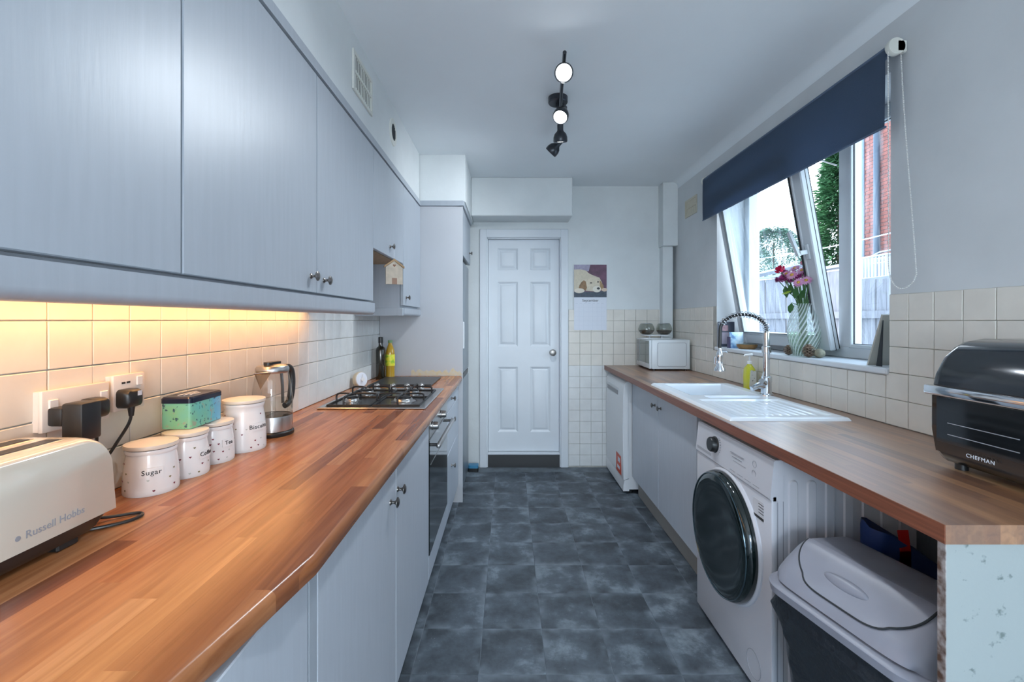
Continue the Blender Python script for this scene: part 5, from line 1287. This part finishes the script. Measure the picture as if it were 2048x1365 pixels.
# packets
t = thing('packet', 'pale blue and white packet standing on the sill', 'packet', (1.52, 3.04, SZ))
bm = bm_new(); loft(bm, [[Vector((x, y, z)) for x, y in rrect(0, 0, hx, hy, hy*.8, 3)] for z, hx, hy in ((0, .045, .018), (.04, .047, .020), (.09, .046, .008), (.105, .046, .003))]); o = obj('pouch', bm, ramp_noise('packet_print', [(.35, (.10, .22, .42)), (.45, (.40, .60, .75)), (.62, (.70, .80, .86))], 22), t, local=True)
bx('dark_label', (-.052, -.046, -.018, .018, 0, .075), mat('purple_card', (.06, .05, .13), .4), t, local=True)
t = thing('card', 'dark card with small pink picture propped at the far sill corner', 'card', (1.50, 3.18, SZ))
bx('card_board', (-.04, .075, -.008, -.004, 0, .175), mat('card_dark', (.05, .06, .09), .4), t, local=True)
bx('picture_patch', (-.01, .03, -.010, -.008, .11, .15), mat('card_pink', (.50, .30, .33), .5, var=.4, vscale=60), t, local=True)
bx('lower_patch', (-.03, .065, -.0095, -.008, .02, .10), mat('card_grey', (.35, .30, .36), .5), t, local=True)
# leaning frame near reveal
t = thing('photo_frame', 'slim pale frame leaning on the near window reveal', 'frame', (1.56, 1.80, SZ))
bm = bm_new(); prism(bm, [(.088, 0), (.080, 0), (.006, .205), (.012, .21)], -.075, .055, 'x'); 
obj('frame_board', bm, mat('frame_beige', (.46, .44, .38), .4), t, local=True)
bm = bm_new(); prism(bm, [(.0145, .0), (.040, .0), (.008, .185)], -.074, -.070, 'x'); obj('strut', bm, M_['gap'], t, local=True)

# ------------------------------------------------------------------ roller blind
rb = thing('roller_blind', 'slate blue roller blind partly lowered over the window', 'blind', (1.42, 2.49, 2.32))
b = bm_new(); cyl(b, (1.425, 1.69, 2.318), (1.425, 3.29, 2.318), .021, 24); obj('roller', b, M_['blind'], rb)
bm = bm_new(); ny_, nz_ = 40, 10; G = []
for i in range(ny_+1):
    y = 1.695+(3.29-1.695)*i/ny_; row = []
    for j in range(nz_+1):
        f = j/nz_; z = 2.318-(2.318-2.030)*f+(.004*math.sin(y*17)*f**3); row.append(bm.verts.new((1.4035+.003*math.sin(y*9+f*2)*f, y, z)))
    G.append(row)
for i in range(ny_):
    for j in range(nz_): bm.faces.new((G[i][j], G[i+1][j], G[i+1][j+1], G[i][j+1]))
bmesh.ops.solidify(bm, geom=bm.faces[:], thickness=.0012); obj('fabric', bm, M_['blind'], rb)
b = bm_new(); tube(b, [(1.404, 1.695, 2.031), (1.404, 3.29, 2.031)], .0045, 8); obj('bottom_bar', b, M_['blind'], rb)
for y0, y1 in ((1.668, 1.690), (3.290, 3.305)):
    b = bm_new(); lathe(b, [(0, 0), (.030, 0), (.032, .004), (.030, y1-y0-.002), (0, y1-y0)], 28, along((1.425, y0, 2.318), (0, 1, 0))); box(b, 1.425, XR-.001, y0, y1, 2.296, 2.340, .004); obj('bracket', b, M_['cream_lid'] if False else mat('bracket_white', (.66, .67, .62), .4), rb)
loopp = smooth_pts([(1.400, 1.679, 2.318), (1.399, 1.676, 2.0), (1.395, 1.67, 1.65), (1.394, 1.668, 1.50), (1.402, 1.655, 1.44), (1.420, 1.635, 1.425), (1.438, 1.61, 1.46), (1.442, 1.615, 1.55), (1.444, 1.66, 2.05), (1.446, 1.679, 2.318)], 10)
b = bm_new(); tube(b, loopp, .0008, 5)
tot = [0]
for p_, q_ in zip(loopp, loopp[1:]): tot.append(tot[-1]+(q_-p_).length)
s_ = 0; i = 0
while s_ < tot[-1]:
    while i < len(tot)-2 and tot[i+1] < s_: i += 1
    f = (s_-tot[i])/max(1e-6, tot[i+1]-tot[i]); p = loopp[i].lerp(loopp[i+1], f)
    bmesh.ops.create_icosphere(b, subdivisions=1, radius=.0028, matrix=Matrix.Translation(p)); s_ += .0065
obj('chain', b, mat('chain_white', (.70, .70, .68), .35), rb, kind='stuff')

# small blue tub on the floor by the door
t = thing('tub', 'small blue and black tub on the floor beside the door frame', 'tub', (-.305, 3.96, 0))
b = bm_new(); prism(b, rrect(0, 0, .045, .035, .012, 4), .0, .03); obj('tub_base', b, M_['black'], t, local=True)
b = bm_new(); prism(b, rrect(0, 0, .043, .033, .012, 4), .03, .055); obj('tub_lid', b, mat('tub_blue', (.05, .24, .42), .4), t, local=True)

# ------------------------------------------------------------------ outside
def ext(name, bm, m):
    o = obj(name, bm, m); o['kind'] = 'structure'; return o
bm = bm_new(); box(bm, XR+.3, 40, -30, 60, -.45, -.25); box(bm, -40, XR+.3, -30, YF-.2, -.45, -.25); ext('ground', bm, mat('garden_paving', (.55, .54, .52), .8, var=.3, vscale=2))
FX = 4.45
fc = thing('fence', 'weathered grey board fence behind the window', 'fence', (FX, 6.5, -.25))
mf = mat('weathered_board', (.17, .165, .185), .8, var=.35, vscale=4, stretch=(8, 8, 1), bump=.3, bscale=8)
fb = bm_new(); box(fb, -.009, .009, -.072, .072, 0, 2.27, .003); fme = finish(fb, 'board', mf)
for k in range(56):
    o = bpy.data.objects.new('board', fme); COL.objects.link(o); o.parent = fc
    o.location = (R.uniform(-.004, .004)+(.010 if k % 2 else 0), -4.2+.149*k, 0); o.rotation_euler = (R.uniform(-.006, .006), 0, 0)
for z in (.35, 1.63):
    bm = bm_new(); box(bm, FX-.055, FX-.012, 2.2, 10.7, -.25+z-.045, -.25+z+.045); obj('rail', bm, mf, fc)
bm = bm_new(); box(bm, FX-.04, FX+.05, 2.2, 10.7, 2.02, 2.06); obj('capping', bm, mat('cap_pale', (.20, .22, .25), .7), fc)
# brick house with drainpipe beyond the fence
hs = thing('house', 'red brick house with a dark drainpipe beyond the fence', 'house', (10.0, 6.7, -.25))
mbrk = mat('red_brick', (.30, .085, .06), .8, var=.35, vscale=9)
HX, HYF = 7.6, 9.9
bm = bm_new(); box(bm, HX, HX+6, 3.5, HYF, -.25, 7.2); wallh = obj('house_wall', bm, mat('mortar', (.24, .21, .20), .9, var=.2, vscale=6), hs)
br = bm_new(); box(br, -.012, .004, -.1075, .1075, -.0325, .0325, .003); brme = finish(br, 'brick', mbrk)
cntb = 0
for row in range(54):
    z = 1.75+.075*row
    for k in range(9):
        y = HYF-.115-.225*k-(.1125 if row % 2 else 0)
        if cntb >= 295 or y < 8.9: continue
        if row > 46: continue
        o = bpy.data.objects.new('brick', brme); COL.objects.link(o); o.parent = wallh
        o.location = Vector((HX, y, z))-Vector((10.0, 6.7, -.25)); cntb += 1
bm = bm_new()
for row in range(100):
    z = -.21+.075*row
    for k in range(32):
        y = HYF-.115-.225*k-(.1125 if row % 2 else 0)
        if y < 3.7: continue
        if 1.74 < z < 1.76+.075*46 and y >= 8.9: continue
        box(bm, HX-.010, HX+.002, y-.1075, y+.1075, z-.0325, z+.0325)
o = obj('brickwork', bm, mbrk, hs, kind='stuff')
bm = bm_new(); cyl(bm, (HX-.07, HYF-.59, -.25), (HX-.07, HYF-.59, 7.0), .055, 16); obj('drainpipe', bm, mat('pipe_dark', (.04, .06, .09), .4), hs)
bm = bm_new(); box(bm, HX-.03, HX+.02, HYF-.20, HYF+.01, -.25, 7.2); obj('corner_strip', bm, mat('corner_blue_grey', (.13, .17, .24), .6), hs)  # bluish grey strip down the corner of the house wall
bm = bm_new(); prism(bm, [(HX-.4, 7.1), (HX+3, 9.2), (HX+6.4, 7.1)], 3.2, HYF+.3, 'y'); obj('roof', bm, mat('roof_slate', (.10, .11, .13), .6), hs)
# shed roof left
SHX = 0
sd = thing('shed', 'low shed with a pale felt roof beyond the fence', 'shed', (6.1, 11.1, -.25))
bx('shed_wall', (5.2, 6.9, 10.3, 12.0, -.25, 2.15), mat('shed_board', (.33, .30, .27), .8, var=.3, vscale=3), sd)
bm = bm_new(); prism(bm, [(5.0, 2.12), (7.1, 2.62), (7.1, 2.69), (5.0, 2.20)], 10.25, 12.2, 'y'); obj('shed_roof', bm, mat('pale_felt', (.20, .23, .27), .7), sd)
# trees
def tree(label, x, y, h, rad, n, cols, conifer=True):
    t = thing('tree', label, 'tree', (x, y, -.25))
    b = bm_new(); cyl(b, (0, 0, 0), (0, 0, h*.9), .09, 10, .02); obj('trunk', b, mat('bark', (.10, .07, .05), .9), t, local=True)
    b = bm_new()
    for k in range(n):
        f = R.random()**.8; z = h*(.12+.88*f); rm = rad*(1-f*.92 if conifer else math.sin(PI*min(.98, .15+f*.8))); a = R.uniform(0, 2*PI); rr = rm*math.sqrt(R.uniform(.15, 1)); 
        if conifer: z -= rr*.25
        c = Vector((rr*math.cos(a), rr*math.sin(a), z)); d = Vector((math.cos(a), math.sin(a), R.uniform(-.5, .3))); s = .16 if conifer else .13
        sd_ = d.cross(Vector((R.uniform(-1, 1), R.uniform(-1, 1), 1))).normalized()
        for q in range(3):
            o_ = Vector((R.uniform(-s, s), R.uniform(-s, s), R.uniform(-s, s)*.6)); p = c+o_
            b.faces.new([b.verts.new(v_) for v_ in (p-sd_*s*.16, p+d*s*R.uniform(.7, 1.1), p+sd_*s*.16, p-d*s*.3)])
    m = ramp_noise('needles_'+str(int(x)), cols, 3.0, .6); o = obj('foliage', b, m, t, local=True, angle=5, kind='stuff')
gc = [(.35, (.02, .075, .03)), (.55, (.05, .15, .06)), (.7, (.10, .24, .10))]
tree('tall dark conifer seen through the open gap of the window', 9.15, 12.6, 6.8, 1.25, 6500, gc)
tree('rounded hedge-like tree low behind the tilted sash', 10.6, 18.2, 5.2, 2.4, 6500, [(.35, (.03, .10, .06)), (.6, (.08, .20, .12))], False)
tree('blue green tree beyond the shed', 15.0, 27.5, 5.8, 2.4, 4500, [(.35, (.04, .12, .10)), (.6, (.09, .22, .18))], False)
# washing line and basket
b = bm_new(); tube(b, smooth_pts([(3.6, 2.5, 1.93), (3.6, 5.5, 1.86), (3.6, 9.5, 2.0)], 6), .006, 6); tag(obj('washing_line', b, M_['paper']), 'lower white washing line strung across the yard', 'washing line', 'washing lines')
b = bm_new(); tube(b, smooth_pts([(3.9, 2.5, 2.27), (3.9, 5.5, 2.20), (3.9, 9.5, 2.4)], 6), .006, 6); tag(obj('washing_line', b, M_['paper']), 'higher white washing line strung across the yard', 'washing line', 'washing lines')
t = thing('laundry_basket', 'white slotted plastic basket hanging on the washing line', 'basket', (3.55, 4.32, 1.72))
bm = bm_new(); mwp = M_['white']
for k in range(9): y = -.16+.04*k; box(bm, -.10, -.094, y-.010, y+.010, 0, .19); box(bm, .094, .10, y-.010, y+.010, 0, .19)
for s in (-1, 1): box(bm, -.10, .10, s*.17-.003, s*.17+.003, 0, .19)
mwp = mat('basket_white', (.42, .44, .47), .5)
obj('basket_slats', bm, mwp, t, local=True)
bm = bm_new(); tube(bm, [Vector((x, y, .195)) for x, y in rrect(0, 0, .105, .18, .03, 4)], .009, 8, closed=True); obj('basket_rim', bm, mwp, t, local=True)
bm = bm_new(); box(bm, -.10, .10, -.17, .17, -.006, .0); obj('basket_base', bm, mwp, t, local=True)
bm = bm_new(); tube(bm, smooth_pts([(0, -.17, .2), (.03, -.08, .245), (.04, 0, .25), (.03, .08, .245), (0, .17, .2)], 5), .007, 6); obj('basket_handle', bm, mwp, t, local=True)
# glowing globe added behind the camera to brighten the room evenly
gl = thing('fill_globe', 'unseen glowing globe on a stand, added as fill light behind the camera', 'fill light', (.3, -1.35, 1.30))
b = bm_new(); bmesh.ops.create_uvsphere(b, u_segments=32, v_segments=20, radius=.17); obj('globe', b, mat('fill_glow', (.9, .9, .9), .4, emit=(.88, .94, 1), es=GLOBE_L), gl, local=True)
b = bm_new(); cyl(b, (0, 0, -.17), (0, 0, -1.3), .012, 10); cyl(b, (0, 0, -1.3), (0, 0, -1.28), .14, 28); obj('fill_stand', b, M_['white'], gl, local=True)

for o in list(COL.objects):
    if o.type == 'MESH' and o.name.split('.')[0] in ('foot', 'handle_post', 'leg'): split_pieces(o)
